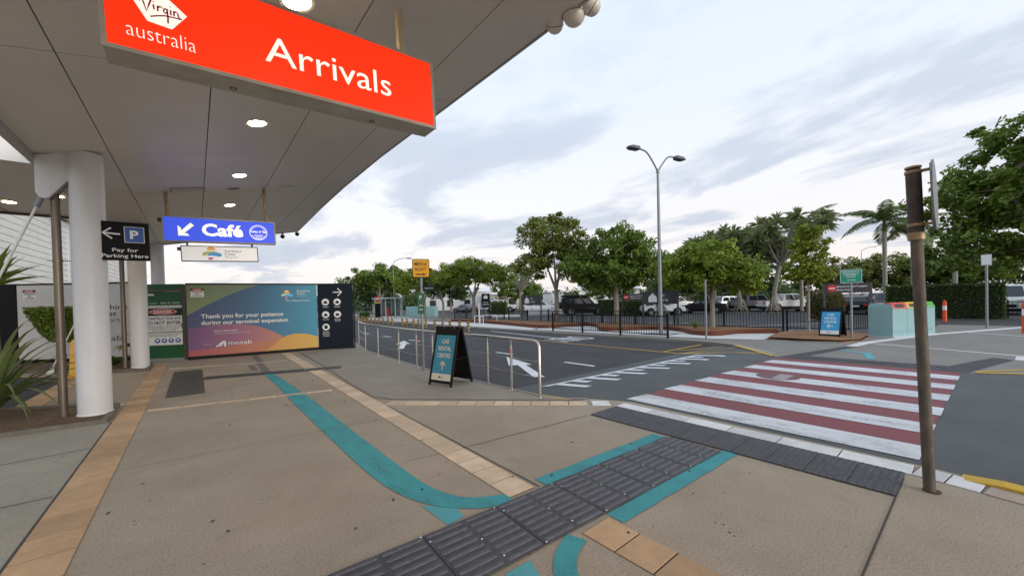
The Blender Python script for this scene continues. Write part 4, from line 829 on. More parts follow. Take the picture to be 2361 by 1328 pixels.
# ============================================================ FAR SIDE
far_kerb = [(13.3, 120), (13.6, 30), (13.62, 14.1), (13.95, 7.7), (13.88, 6), (13.6, 5.2), (12.9, 4.6), (11.95, 3.6), (11.48, 3.33), (11.46, .12), (11.75, -.4), (12.2, -1.6), (12.6, -6), (12.6, -60)]
fp = MB().prism(far_kerb + [(19.6, -60), (19.6, -2), (27, -1.6), (27, 1.2), (20.6, 1.3), (20.0, 5.4), (19.6, 9), (19.3, 16), (19.4, 30), (22, 45), (22, 120)], -.3, 0).build('far_footpath', farconc, kind='structure')
def fsheet(name, poly, m, z=.004): return sheet(name, poly, m, z, fp)
line_sheet('kerb', [(13.42, 60), (13.70, 30), (13.72, 14.1), (14.05, 7.7), (13.98, 6), (13.68, 5.1), (13.0, 4.5), (12.1, 3.55)], .16, kerbm, .006, fp)
line_sheet('yellow_kerb_line', [(13.3, 4.95), (12.6, 4.3), (11.6, 3.42)], .12, ykerb, .010, fp); line_sheet('yellow_kerb_line', [(11.55, .05), (11.85, -.45), (12.35, -1.8), (12.7, -6)], .10, ykerb, .010, fp); line_sheet('yellow_kerb_line', [(11.65, .06), (12.5, -.55), (14, -1.4)], .07, ykerb, .009, fp)
fsheet('dark_edge', [(11.5, 3.3), (15.25, 2.5), (15.28, 2.25), (11.9, 2.86), (11.78, .55), (14.35, -.2), (14.15, -.5), (11.5, .14)], blacktape, .005)
for i in range(8): link(td, 'tactile_tile', fp, (11.98 + .03 * i * .3, 2.68 - i * .30, .006))
fsheet('painted_line', [(14.0, 2.5), (13.65, 1.8), (12.5, 1.58), (12.45, 1.72), (13.5, 1.95), (13.8, 2.5)], teal2, .005)
fsheet('painted_line', [(15.2, 4.6), (15.9, 2.9), (15.8, 2.85), (15.1, 4.5)], teal2, .005)
fsheet('white_band', [(15.0, 2.55), (16.4, 2.45), (21.0, 1.2), (26.5, -1.1), (26.5, -1.45), (21, .85), (16.4, 2.15), (15.1, 2.3)], whiteconc, .006)
line_sheet('white_band', [(16.4, 2.3), (15.0, -.75)], .13, whiteconc, .005, fp); line_sheet('white_band', [(22.5, .4), (20.8, -1.6)], .12, whiteconc, .0045, fp); fsheet('white_band', [(14.15, -.5), (14.9, -.55), (14.9, -1.3), (14.2, -1.2)], whiteconc, .0055)
fsheet('white_pad', [(14.45, 15.9), (15.3, 16.1), (17.7, 15.3), (18.2, 14.9), (17.6, 13.6), (15.85, 12.2), (16.2, 11.3), (17.2, 10.7), (17.8, 9.7), (17.2, 8.6), (16.2, 7.75), (16.0, 6.9), (16.4, 6.6), (17.5, 6.5), (18.5, 5.3), (15.75, 4.9), (15.1, 6.4), (14.9, 8.2), (14.75, 12), (14.6, 13.9)], whiteconc, .004)
fsheet('white_pad', [(14.2, 15.3), (15.3, 16.2), (16.3, 21.3), (17.0, 26.8), (15.6, 31.4), (14.2, 31)], whiteconc, .004)
fsheet('white_pad', [(14.6, 33), (17.5, 33), (19.5, 48), (15.0, 48)], whiteconc, .004)
bedA = thing('garden_bed', 'long bark mulched garden bed with rusty steel edging round the street trees', 'garden bed')
mb = MB(); pts_ = [(15.35, 16.15), (16.9, 15.55), (18.3, 15.2), (17.75, 14.0), (15.95, 12.35), (16.2, 11.4), (17.2, 10.75), (17.85, 9.7), (17.25, 8.7), (16.25, 7.8), (16.02, 6.95), (16.4, 6.62), (17.45, 6.48), (18.5, 5.3)]
xr = 19.5; strip = [(16.4, 21.0), (16.8, 24), (17.0, 29)][::-1] + pts_
vs = [(x, y, .12) for x, y in strip] + [(max(x, (x + xr) / 2), y, .17) for x, y in strip] + [(xr + (.3 if y < 8 else 0), y, .12) for x, y in strip]; n_ = len(strip)
mb.add(vs, [(k * n_ + i, k * n_ + i + 1, (k + 1) * n_ + i + 1, (k + 1) * n_ + i) for k in range(2) for i in range(n_ - 1)]); mb.build('mulch', mulchr, bedA, smooth=True)
ed = [Vector((p.x, p.y)) for p in spline([(x, y, 0) for x, y in strip], 4)]; e_ = MB(); n_ = len(ed)
e_.add([(p.x - .012, p.y, z) for z in (-.05, .19) for p in ed] + [(p.x + .012, p.y + .006, z) for z in (.19, -.05) for p in ed], [(k * n_ + i, k * n_ + i + 1, (k + 1) * n_ + i + 1, (k + 1) * n_ + i) for k in range(3) for i in range(n_ - 1)]); e_.build('edging', corten, bedA, smooth=True)
bed('garden_bed', 'low bark mulch mound round the thin staked sapling', [(15.75, 4.85), (18.4, 5.2), (19.7, 4.9), (19.8, 3.2), (18.7, 2.5), (16.8, 2.45), (16.1, 2.8), (15.75, 3.8)], mulchr, .16, mulchr, .04, .03)

# road bollards
b0 = None; cnt = 26
for k in range(cnt):
    x = 12.05 + .035 * k + random.uniform(-.05, .05); yb = 18.6 + 1.06 * k + (.35 if k > 4 else 0) + (0.9 if k > 9 else 0)
    if b0 is None:
        b0 = thing('striped_bollard', 'black and yellow striped lane divider post on the road', 'bollard', (x, yb, -.10), R(20), 'striped lane divider posts')
        MB().tube([(0, 0, .03), (0, 0, .58), (0, 0, .60)], [.085, .085, .06], 12).build('tube', strp, b0, smooth=True); MB().cbox(-.12, .12, -.09, .09, 0, .03, .01).build('base', blackpl, b0)
    else: dup(b0, (x, yb, -.10), R(20) + random.uniform(-.3, .3))
# fences
picket = MB().box(-.008, .008, -.008, .008, .10, .90).mesh('picket', black); fpost = MB().rings([[(a, b, 0) for a, b in ((-.033, -.033), (.033, -.033), (.033, .033), (-.033, .033))], [(a, b, .97) for a, b in ((-.033, -.033), (.033, -.033), (.033, .033), (-.033, .033))], [(a, b, 1.0) for a, b in ((-.02, -.02), (.02, -.02), (.02, .02), (-.02, .02))]]).mesh('post', black)
def fence(label, pts, step=.115, z=0.0, pickets=True):
    t = thing('picket_fence', label, 'fence', (pts[0][0], pts[0][1], z)); o = Vector(pts[0])
    for a, b in zip(pts, pts[1:]):
        a, b = Vector(a) - o, Vector(b) - o; d = b - a; ang = math.atan2(d.y, d.x); ln = d.length
        for zz in (.12, .84):
            MB().box(0, ln, -.014, .014, zz, zz + .035).build('rail', black, t, loc=(a.x, a.y, 0), rot=(0, 0, ang))
        if pickets:
            n = int(ln / step)
            for k in range(1, n): link(picket, 'picket', t, (*(a + d * k / n), 0), (0, 0, ang))
    for p in pts: q = Vector(p) - o; link(fpost, 'post', t, (q.x, q.y, 0))
    return t
fence('black picket fence between the road kerb and the white concrete pads', [(14.38, 14.15), (14.36, 12.15), (14.28, 9.95), (14.22, 7.74)])
fence('long black picket fence along the garden bed in front of the car park', [(19.0, 23.5), (18.9, 21.2), (18.9, 19.0), (18.95, 16.9), (19.1, 14.6), (19.25, 12.4), (19.45, 10.2), (19.85, 7.9), (20.0, 5.5)])
fence('black picket fence behind the bright blue sandwich board and green bins', [(20.03, 5.36), (19.95, 4.0), (20.6, 3.3), (22.2, 2.5)])
fence('row of black fence posts behind the left garden bed', [(19.1, 24.2), (19.2, 26.3), (19.4, 28.4), (19.6, 30.6), (19.8, 33)], pickets=True)
fence('low black picket fence in front of the tall clipped hedge', [(33.6, 3.9), (34.0, 1.5), (34.3, -1), (34.5, -3.6)], .16)
# lamp posts
def lamp_head(t, p, d, m=galv):
    d = Vector(d).normalized(); s = Vector((-d.y, d.x, 0)); p = Vector(p); q = lambda a, b, c: tuple(p + d * a + s * b + Vector((0, 0, c)))
    MB().rings([[q(a, -w, z0), q(a, w, z0), q(a, w * .8, z1), q(a, -w * .8, z1)] for a, w, z0, z1 in ((0, .05, -.03, .04), (.12, .14, -.07, .07), (.5, .17, -.07, .05), (.68, .12, -.05, .01))]).build('lamp_head', m, t)
lp = thing('street_lamp', 'tall grey street lamp with two curved arms by the picket fence', 'street lamp', (15.6, 8.80, 0))
MB().tube([(0, 0, 0), (0, 0, 3), (0, 0, 7.05)], [.085, .075, .05], 16).build('pole', galv, lp, smooth=True); MB().cbox(-.2, .2, -.2, .2, 0, .03, .01).build('base_plate', galv, lp); MB().tube([(0, 0, 6.98), (0, 0, 7.12)], .07, 12).build('crown', galv, lp, smooth=True)
dl = Vector((-1.10, .20, 0)); 
for sg, hgt in ((1, .0), (-1, .0)):
    pts = [Vector((0, 0, 7.05)), dl * sg * .22 + Vector((0, 0, 7.35)), dl * sg * .50 + Vector((0, 0, 7.68)), dl * sg * .70 + Vector((0, 0, 7.80)), dl * sg * 1.0 + Vector((0, 0, 7.83))]
    MB().tube(spline(pts, 4), .035, 10).build('arm', galv, lp, smooth=True); lamp_head(lp, pts[-1] - dl * sg * .05, dl * sg, mat('lamp_grey', (.10, .11, .13), .5))
fsheet('lamp_footing', [(15.1, 9.5), (16.2, 9.4), (16.2, 8.2), (15.2, 8.3)], blacktape, .0075); fsheet('lamp_footing_inner', [(15.25, 9.3), (16.0, 9.2), (16.0, 8.4), (15.3, 8.5)], whiteconc, .0115)
def lamp1(loc, h, d, label, r=.06, lit=False, group=None):
    t = thing('street_lamp', label, 'street lamp', loc, group=group); d = Vector(d).normalized()
    MB().tube([(0, 0, 0), (0, 0, h - .5)], [r, r * .7], 12).build('pole', galv, t, smooth=True)
    MB().tube(spline([Vector((0, 0, h - .5)), d * .12 + Vector((0, 0, h - .1)), d * .8 + Vector((0, 0, h + .25)), d * 1.6 + Vector((0, 0, h + .3))], 4), .035, 8).build('arm', galv, t, smooth=True); lamp_head(t, d * 1.55 + Vector((0, 0, h + .3)), d)
    if lit: MB().disc(tuple(d * 1.9 + Vector((0, 0, h + .2))), .16, 'z', .02, 12).build('lens', streetglow, t)
lamp1((17.9, 43.3, 0), 6.6, (.8, -.6, 0), 'single arm grey street lamp standing by the bus shelter')
lamp1((27, 62, -.1), 7.3, (.8, -.6, 0), 'distant street lamp behind the leafy trees by the bus shelter')
lamp1((45, 31, -.1), 7.3, (-.6, .2, 0), 'lit street lamp showing through the tree crown in the car park', lit=True)
lamp1((76, 11, -.1), 8.0, (.4, -1, 0), 'slim car park lamp with a lit head beyond the palms', lit=True)
t = thing('slim_pole', 'bare galvanised pole standing at the kerb in front of the round tree', 'pole', (14.55, 6.42, 0)); post(t, 2.2, .035); MB().disc((0, 0, 2.2), .036, 'z', .01, 12).build('cap', galv, t)
t = thing('assembly_sign', 'green Emergency Assembly Point sign on a grey post', 'sign', (16.95, 2.72, 0), R(-80)); post(t, 2.0, .032); MB().plate(rrect(-.275, .275, 1.93, 2.38, .03), -.040, -.036).build('sign_border', signwhite, t); MB().plate(rrect(-.262, .262, 1.943, 2.367, .025), -.043, -.0405).build('sign_plate', sgreen, t)
for k, (s, q) in enumerate((('EMERGENCY', .225), ('ASSEMBLY', .20), ('POINT', .12))): text(t, s, -q, q, 2.275 - k * .085, .058, signwhite, y=-.046, bold=.015)
mb = MB(); stroke(mb, [(-.10, 2.02), (.08, 2.02)], .016, -.046); mb.plate([(.07, 1.995), (.13, 2.02), (.07, 2.045)], -.0475, -.046); mb.build('arrow', signwhite, t)
# recycling bins
bn = thing('recycling_bins', 'pale teal recycling bin cabinet with red, yellow and green lids', 'bin', (18.95, 2.26, 0), R(-21.7))
MB().rings([[(0, -.36, .02), (2.4, -.36, .02), (2.4, .36, .02), (0, .36, .02)], [(0, -.36, 1.04), (2.4, -.36, 1.04), (2.4, .36, 1.04), (0, .36, 1.04)], [(.02, -.28, 1.17), (2.38, -.28, 1.17), (2.38, .34, 1.19), (.02, .34, 1.19)]]).build('cabinet', binm, bn)
MB().box(-.05, 2.45, -.42, .42, -.005, .02).build('plinth', whiteconc, bn)
for k, m in enumerate((red_s, mat('bin_yellow', (.68, .40, .01), .5), mat('bin_green', (.08, .36, .04), .5))):
    x = .02 + k * .80
    MB().rings([[(x, -.375, 1.0), (x + .775, -.375, 1.0), (x + .775, -.10, 1.0), (x, -.10, 1.0)], [(x, -.29, 1.20), (x + .775, -.29, 1.20), (x + .775, -.10, 1.21), (x, -.10, 1.21)]]).build('lid', m, bn)
    if k < 2: MB().add([(x + .14, -.361, 1.04), (x + .64, -.361, 1.04), (x + .64, -.312, 1.155), (x + .14, -.312, 1.155)], [(0, 1, 2, 3)]).build('chute', ink, bn)
    else: MB().add([(x + .31 + .06 * math.cos(a * math.pi / 6), -.342 + .05 * math.sin(a * math.pi / 6) * .42, 1.10 + .05 * math.sin(a * math.pi / 6)) for a in range(12)], [tuple(range(12))]).build('chute', ink, bn)
for x in (.80, 1.60): MB().box(x, x + .008, -.363, -.3595, .05, 1.0).build('panel_seam', mat('seam', (.12, .2, .21), .7), bn)
hole = MB().box(-.006, .006, -.002, .002, -.006, .006).mesh('vent_hole', ink)
for i in range(30):
    for j in range(4):
        if random.random() < .75: link(hole, 'vent_hole', bn, (.10 + i * .074, -.362, .14 + j * .035))
t = thing('back_sign', 'white plate sign seen from behind on a tall post by the far road', 'sign', (25.0, -.2, 0), R(-90)); post(t, 3.05, .04); MB().box(-.14, .14, .042, .05, 2.58, 3.02).build('sign_plate', signwhite, t); MB().box(-.12, .12, -.04, -.035, 2.60, 3.0).build('sign_plate', signwhite, t)
def cone_post(loc, label, m=orange, h=1.15):
    t = thing('traffic_post', label, 'bollard', loc); MB().rings([[(math.cos(k * math.pi / 7) * r, math.sin(k * math.pi / 7) * r, z) for k in range(14)] for r, z in ((.09, 0), (.085, h * .55))]).build('lower_tube', m, t, smooth=True)
    MB().rings([[(math.cos(k * math.pi / 7) * r, math.sin(k * math.pi / 7) * r, z) for k in range(14)] for r, z in ((.084, h * .552), (.082, h * .75))]).build('reflective_band', signwhite, t, smooth=True); MB().rings([[(math.cos(k * math.pi / 7) * r, math.sin(k * math.pi / 7) * r, z) for k in range(14)] for r, z in ((.082, h * .752), (.08, h * .92), (.05, h * .94), (.05, h), (.03, h * 1.01))]).build('upper_tube', m, t, smooth=True)
cone_post((31.6, 1.2, -.1), 'orange and white traffic post standing on the road before the hedge'); cone_post((34, 6.4, -.1), 'orange and white traffic post behind the bright blue sandwich board'); cone_post((22.9, -1.05, 0), 'orange traffic post at the edge of the paved crossing beneath the big tree')
# wayfinding signs by the fence
def wayfind(label, a, b, z0, z1, lines, icon=None, h=None):
    a, b = Vector(a), Vector(b); d = b - a; t = thing('wayfinding_sign', label, 'sign', (a.x, a.y, 0), math.atan2(d.y, d.x)); w = d.length
    for x in (0, w): MB().box(x - .04, x + .04, 0, .06, 0, z1).build('post', mat('sign_grey', (.06, .062, .066), .5), t)
    MB().box(.041, w - .041, -.012, .04, z0, z1 - .005).build('panel', mat('sign_dark', (.035, .036, .04), .5), t); hh = z1 - z0; n = len(lines)
    for k, s in enumerate(lines): text(t, s[0], s[1] * w, s[2] * w, z1 - hh * (.42 if n > 1 else .6) - k * hh * .34, hh * .18, signwhite, y=-.016, bold=.01)
    if icon == 'taxi':
        mb = MB(); x, z, r = w * .30, (z0 + z1) / 2, hh * .33; mb.plate([(x - r, z - r), (x + r, z - r), (x + r, z), (x + r * .6, z + r * .6), (x + r * .25, z + r * .6), (x + r * .2, z + r), (x - r * .2, z + r), (x - r * .25, z + r * .6), (x - r * .6, z + r * .6), (x - r, z)], -.018, -.014); mb.build('pictogram', signwhite, t)
    if icon == 'stop':
        MB().disc((hh * .6, -.020, (z0 + z1) / 2), hh * .38, 'y', .004, 18).build('roundel', red_s, t); MB().box(hh * .36, hh * .84, -.024, -.0205, (z0 + z1) / 2 - hh * .06, (z0 + z1) / 2 + hh * .06).build('roundel_bar', signwhite, t)
wayfind('dark Taxi Pick Up sign on two posts beside the grey street lamp', (18.75, 11.6), (18.95, 9.75), 1.25, 1.95, (('Taxi', .50, .64), ('Pick Up', .50, .74)), 'taxi')
wayfind('dark Taxi sign on two posts in front of the white four wheel drive', (18.8, 21.7), (18.85, 19.7), 1.3, 2.0, (('Taxi', .5, .62), ('Pick Up', .5, .72)), 'taxi')
wayfind('dark reserved parking sign with a red roundel in front of the clipped hedge', (27.6, 19.0), (28.7, 16.5), 1.42, 1.97, (('Registered Ground Transport', .22, .92), ('Vehicles Only', .22, .55)), 'stop')
wayfind('dark reserved parking sign with a red roundel behind the assembly point sign', (20.3, 4.1), (20.95, 2.75), 1.60, 2.0, (('Registered Ground Transport', .22, .92), ('Vehicles Only', .22, .55)), 'stop')
t = thing('ride_sign', 'narrow black pick up pylon sign with white lettering beside a white post', 'sign', (17.6, 24.6, 0), R(-52)); MB().box(-.32, .32, 0, .06, 1.15, 2.25).build('panel', signblack, t); post(t, 1.15, .04, x=0, y=.03); text(t, 'Rideshare', -.24, .24, 1.35, .10, signwhite, bold=.01); text(t, 'Pick Up', -.2, .2, 1.52, .10, signwhite, bold=.01); MB().plate([(-.16, 1.85), (.16, 1.85), (.16, 2.0), (.08, 2.12), (-.08, 2.12), (-.16, 2.0)], -.006, -.001).build('pictogram', signwhite, t)
t = thing('white_post', 'short plain white post beside the bicycle hoops', 'post', (16.6, 24.1, 0)); post(t, 1.5, .05, signwhite)
MB().disc((0, 0, 1.5), .055, 'z', .02, 12).build('cap', signwhite, t)
for k, (x, y, a, lab) in enumerate(((16.15, 23.5, -80, 'white tubular bicycle hoop next to the white post'), (17.2, 23.7, -40, 'wider white tubular bicycle hoop behind the white post'))):
    t = thing('bicycle_hoop', lab, 'bicycle rack', (x, y, 0), R(a)); w = .45 if k == 0 else .62
    MB().tube([(-w, 0, 0), (-w, 0, .50), (-w + .03, 0, .55), (-w + .08, 0, .58), (w - .08, 0, .58), (w - .03, 0, .55), (w, 0, .50), (w, 0, 0)], .025, 10).build('hoop', signwhite, t, smooth=True)
    for x_ in (-w, w): MB().disc((x_, 0, 0), .05, 'z', .01, 10).build('flange', signwhite, t)
# bus shelter, stop sign
sh = thing('bus_shelter', 'glass and steel bus shelter with a flat pale roof', 'shelter', (16.4, 41.6, 0), R(-52)); shm = mat('shelter_steel', (.38, .47, .48), .5)
for x in (-1.2, 0.1, 1.25):
    for y in (-.5, .7): MB().box(x - .05, x + .05, y - .05, y + .05, 0, 2.2).build('post', shm, sh)
MB().rings([[(-1.4, -.75, 2.2), (1.45, -.75, 2.2), (1.45, .95, 2.26), (-1.4, .95, 2.26)], [(-1.4, -.75, 2.29), (1.45, -.75, 2.29), (1.45, .95, 2.36), (-1.4, .95, 2.36)]]).build('roof', shm, sh); MB().box(-1.2, -.55, -.55, -.45, .15, 1.75).build('information_panel', signblack, sh)
pane = mat('shelter_pane', (.10, .13, .13), .1, spec=.8)
MB().box(.15, 1.2, .69, .71, .3, 2.0).build('pane', pane, sh); MB().box(-1.1, .05, .69, .71, .3, 2.0).build('pane', pane, sh); MB().box(-.3, .9, .3, .6, .42, .48).build('bench_seat', corten, sh); MB().box(.0, .25, -.2, .0, .3, 1.2).build('poster', red_s, sh)
for x in (-.2, .8): MB().box(x - .03, x + .03, .4, .5, 0, .42).build('bench_leg', galv, sh)
st = thing('stop_sign', 'red stop sign above a yellow pedestrian sign on one post', 'sign', (16.9, 46, 0), R(-22)); post(st, 2.5, .04); MB().plate([(.34 * math.cos(R(22.5 + 45 * k)), 2.25 + .34 * math.sin(R(22.5 + 45 * k))) for k in range(8)], -.05, -.045).build('sign_plate', red_s, st); text(st, 'STOP', -.22, .22, 2.17, .17, signwhite, y=-.054, bold=.02); MB().box(-.3, .3, -.05, -.045, 1.30, 1.84).build('pedestrian_plate', lime, st); mb = MB(); stroke(mb, [(-.12, 1.40), (0, 1.72), (.12, 1.40)], .05, -.054); mb.build('pictogram', ink, st)
t = thing('warning_sign', 'yellow diamond pedestrian warning sign near the far end of the road', 'sign', (12.9, 52, -.1), R(-14)); post(t, 1.9, .04); MB().plate([(.45 * math.cos(R(90 * k)), 1.75 + .45 * math.sin(R(90 * k))) for k in range(4)], -.05, -.045).build('sign_plate', lime, t); mb = MB(); stroke(mb, [(-.08, 1.6), (0, 1.9), (.08, 1.6)], .04, -.054); mb.build('pictogram', ink, t)
t = thing('recycling_station', 'long pale teal waste bin enclosure beside the bus shelter', 'bin', (21.2, 42.3, 0), R(-52)); MB().cbox(-2.2, 1.6, -.45, .45, 0, 1.25, .05).build('cabinet', binm, t); 
for x in (-.9, .35): MB().box(x, x + .02, -.455, -.4505, .1, 1.2).build('panel_seam', MATS['seam'], t)
# car park paint
for a, b in (((19.8, 16.5), (26, 13.6)), ((20.0, 7.2), (24.5, 4.2)), ((22.0, 13.8), (25.5, 12.3)), ((24, 21), (28.5, 18.6)), ((21.5, 27), (25, 24.6)), ((20.2, 10.5), (30, 5.2))):
    line_sheet('bay_line', [a, b], .10, wline, .006, g).location.z = -.16
for (x, y, l, an, lab) in ((33.5, 33.5, 5.2, -50, 'long low white concrete barrier in front of the white wagon'), (27.5, 34.5, 3.2, -50, 'low pale concrete kerb block in the car park behind the hoops')):
    t = thing('concrete_barrier', lab, 'barrier', (x, y, -.16), R(an)); h = .75 if l > 4 else .22
    MB().rings([[(s * l / 2, -.25, 0), (s * l / 2, .25, 0), (s * l / 2, .16, h), (s * l / 2, -.16, h)] for s in (-1, 1)]).build('block', whiteconc, t); MB().box(-.01, .01, -.255, -.2, 0, h * .2).build('joint', ink, t)

# ============================================================ VEHICLES
PAINT = {k: mat('car_' + k, c, .3, mt, coat=.25 if k == 'black' else .5, spec=.25 if k == 'black' else .5) for k, c, mt in (('white', (.68, .69, .70), 0), ('black', (.008, .008, .009), 0), ('grey', (.10, .11, .125), .5), ('silver', (.42, .44, .46), .6), ('blue', (.02, .08, .34), .3), ('red', (.35, .03, .03), .2), ('beige', (.45, .36, .16), 0), ('slate', (.07, .09, .13), .3))}
def vehicle(label, kind, paint, loc, head, group='vehicles in the car park'):
    t = thing('parked_' + kind, label, {'hatch': 'car', 'wagon': 'car', 'sedan': 'car', 'pickup': 'pickup', 'van': 'van', 'camper': 'four wheel drive', 'troopy': 'four wheel drive', 'truck': 'truck'}[kind], loc, head)
    P = {'wagon': (4.7, 1.86, 1.74, [(-2.3, .42), (-2.33, .95), (-2.2, 1.12), (-1.85, 1.68), (-1.4, 1.74), (.1, 1.72), (.35, 1.66), (1.05, 1.12), (2.1, .98), (2.3, .78), (2.32, .42)]),
         'hatch': (4.2, 1.78, 1.5, [(-2.05, .36), (-2.08, .85), (-1.95, 1.0), (-1.6, 1.42), (-1.2, 1.5), (.0, 1.48), (.25, 1.42), (.95, .98), (1.85, .85), (2.05, .65), (2.07, .36)]),
         'sedan': (4.6, 1.8, 1.45, [(-2.25, .38), (-2.3, .85), (-2.2, 1.0), (-1.55, 1.04), (-.95, 1.40), (-.6, 1.45), (.15, 1.43), (.4, 1.37), (1.1, .96), (2.1, .82), (2.28, .62), (2.3, .38)]),
         'pickup': (5.3, 1.9, 1.85, [(-2.65, .55), (-2.67, 1.12), (-1.0, 1.14), (-.82, 1.78), (-.6, 1.84), (.45, 1.82), (.7, 1.76), (1.25, 1.18), (2.4, 1.08), (2.62, .85), (2.65, .5)]),
         'van': (5.0, 1.95, 2.05, [(-2.45, .42), (-2.5, 1.0), (-2.42, 1.9), (-2.2, 2.05), (.9, 2.05), (1.15, 1.97), (1.85, 1.2), (2.35, 1.02), (2.5, .75), (2.5, .42)]),
         'troopy': (5.1, 1.85, 2.05, [(-2.5, .55), (-2.52, 1.1), (-2.42, 1.95), (-2.3, 2.05), (.35, 2.05), (.55, 1.98), (.85, 1.28), (2.3, 1.2), (2.45, 1.0), (2.45, .55)]),
         'camper': (5.1, 1.95, 2.0, [(-2.5, .6), (-2.5, 1.2), (-2.45, 1.95), (-2.4, 2.0), (.25, 2.0), (.5, 1.93), (1.05, 1.3), (2.3, 1.2), (2.48, 1.0), (2.5, .6)]),
         'truck': (7.5, 2.4, 3.0, [(-3.7, .8), (-3.7, 3.0), (1.6, 3.0), (1.62, 2.3), (2.2, 2.25), (3.3, 2.1), (3.65, 1.3), (3.7, .6)])}[kind]
    ln, wd, ht_, prof = P; belt = {'wagon': 1.08, 'hatch': .95, 'sedan': .97, 'pickup': 1.16, 'van': 1.15, 'troopy': 1.22, 'camper': 1.25, 'truck': 1.6}[kind]
    hw = lambda z: wd / 2 * (1 - .22 * max(0, (z - belt) / (ht_ - belt)) ** 1.2) if kind not in ('truck', 'troopy', 'camper') else wd / 2 * (1 - .07 * max(0, (z - belt) / (ht_ - belt)))
    n = len(prof); mb = MB(); vs = [(x, -hw(z), z) for x, z in prof] + [(x, hw(z), z) for x, z in prof]
    ib = [(x * .985, -hw(z) * .93, max(.3, z)) for x, z in prof]
    mb.add(vs, [tuple(range(n))[::-1], tuple(range(n, 2 * n))] + [(i, (i + 1) % n, n + (i + 1) % n, n + i) for i in range(n)])
    body = mb.mesh('body', PAINT[paint]); bo = link(body, 'body', t); bv = bo.modifiers.new('bevel', 'BEVEL'); bv.width = .05; bv.segments = 2; bv.limit_method = 'ANGLE'; bv.angle_limit = R(25)
    body.polygons.foreach_set('use_smooth', [True] * len(body.polygons)); body.set_sharp_from_angle(angle=R(35))
    MB().box(-ln / 2 * .9, ln / 2 * .9, -wd / 2 * .86, wd / 2 * .86, .22, prof[0][1] + .03).build('underbody', blackpl, t)
    # windows
    top = [(x, z) for x, z in prof if z > belt + .12]; x0 = min(p[0] for p in top); x1 = max(p[0] for p in top); zt = ht_ - .13
    rear = {'pickup': -.78, 'truck': 1.75}.get(kind, None)
    def xat(z, front):
        pr = prof if front else prof
        xs = []
        for (xa, za), (xb, zb) in zip(prof, prof[1:]):
            if (za - z) * (zb - z) <= 0 and za != zb: xs.append(xa + (xb - xa) * (z - za) / (zb - za))
        return max(xs) if front else min(xs)
    if kind != 'truck':
        zb = belt + .05; a0 = xat(zb, False) if rear is None else rear; a1 = xat(zb, True); b0_ = xat(zt, False) if rear is None else rear + .05; b1 = xat(zt, True)
        xs = [0, .36, .68, 1] if kind not in ('pickup',) else [0, .48, 1]
        for s in (-1, 1):
            for u, v in zip(xs, xs[1:]):
                u2, v2 = u + .035, v - .02
                q = [(a0 + (a1 - a0) * (u2 if u else .06), zb), (a0 + (a1 - a0) * (v2 if v < 1 else .90), zb), (b0_ + (b1 - b0_) * (v2 if v < 1 else .95), zt), (b0_ + (b1 - b0_) * (u2 if u else .06), zt)]
                f = [(x, s * (hw(z) + .012), z) for x, z in q]; MB().add(f, [(0, 1, 2, 3)]).build('side_window', glass, t)
        for front in (True, False):
            if not front and kind == 'pickup': q0, q1 = (rear - .10, belt + .06), (rear - .02, zt)
            else: q0, q1 = (xat(belt + .08, front), belt + .08), (xat(zt + .02, front), zt + .02)
            e = .02 if front else -.02
            MB().add([(q0[0] + e, -hw(q0[1]) * .86, q0[1] + .01), (q0[0] + e, hw(q0[1]) * .86, q0[1] + .01), (q1[0] + e, hw(q1[1]) * .84, q1[1] + .01), (q1[0] + e, -hw(q1[1]) * .84, q1[1] + .01)], [(0, 1, 2, 3)]).build('windscreen' if front else 'rear_window', glass, t)
    else:
        MB().box(1.605, 1.64, -1.15, 1.15, .8, 2.9).build('box_gap', black, t); MB().add([(2.28, s * 1.205, 1.4) for s in (1,)] + [(3.3, 1.205, 1.4), (3.15, 1.19, 2.0), (2.28, 1.19, 2.1)], [(0, 1, 2, 3)]).build('side_window', glass, t); MB().add([(2.28, -1.205, 1.4), (3.3, -1.205, 1.4), (3.15, -1.19, 2.0), (2.28, -1.19, 2.1)], [(0, 1, 2, 3)]).build('side_window', glass, t)
    wr = .42 if kind in ('pickup', 'troopy', 'camper') else (.45 if kind == 'truck' else .34)
    for sx in (-.60, .62):
        for s in (-1, 1):
            x, y = sx * ln / 2, s * (wd / 2 - .10)
            w_o = MB().tube([(x, y - s * .12, wr), (x, y + s * .09, wr), (x, y + s * .115, wr)], [wr, wr, wr * .88], 18).build('wheel', tyre, t, smooth=True)
            MB().tube([(x, y + s * .10, wr), (x, y + s * .122, wr), (x, y + s * .118, wr)], [wr * .62, wr * .60, wr * .2], 12).build('rim', rim, w_o)
            MB().tube([(x, s * (wd / 2 - .3), wr + .02), (x, s * (wd / 2 + .006), wr + .02)], wr * 1.2, 18).build('wheel_arch', blackpl, t)
    zl = belt - .22
    for s in (-1, 1):
        MB().box(xat(zl, False) - .025, xat(zl, False) + .06, s * wd * .36 - .14, s * wd * .36 + .14, zl - .05, zl + .13).build('tail_light', tail, t); MB().box(xat(zl, True) - .06, xat(zl, True) + .02, s * wd * .36 - .16, s * wd * .36 + .16, zl - .05, zl + .09).build('headlight', headl, t)
        MB().box(x1 - .55 if kind != 'truck' else 3.0, (x1 - .55 if kind != 'truck' else 3.0) + .1, s * (wd / 2 + .02) - .02, s * (wd / 2 + .18) - .02 * s, belt + .02, belt + .17).build('mirror', blackpl, t)
    xr_ = xat(.62, True); MB().box(xr_ - .05, xr_ + .02, -.5, .5, .52, .72).build('grille', blackpl, t); xb = xat(.62, False); MB().box(xb - .025, xb + .03, -.26, .26, .62, .74).build('number_plate', signwhite, t)
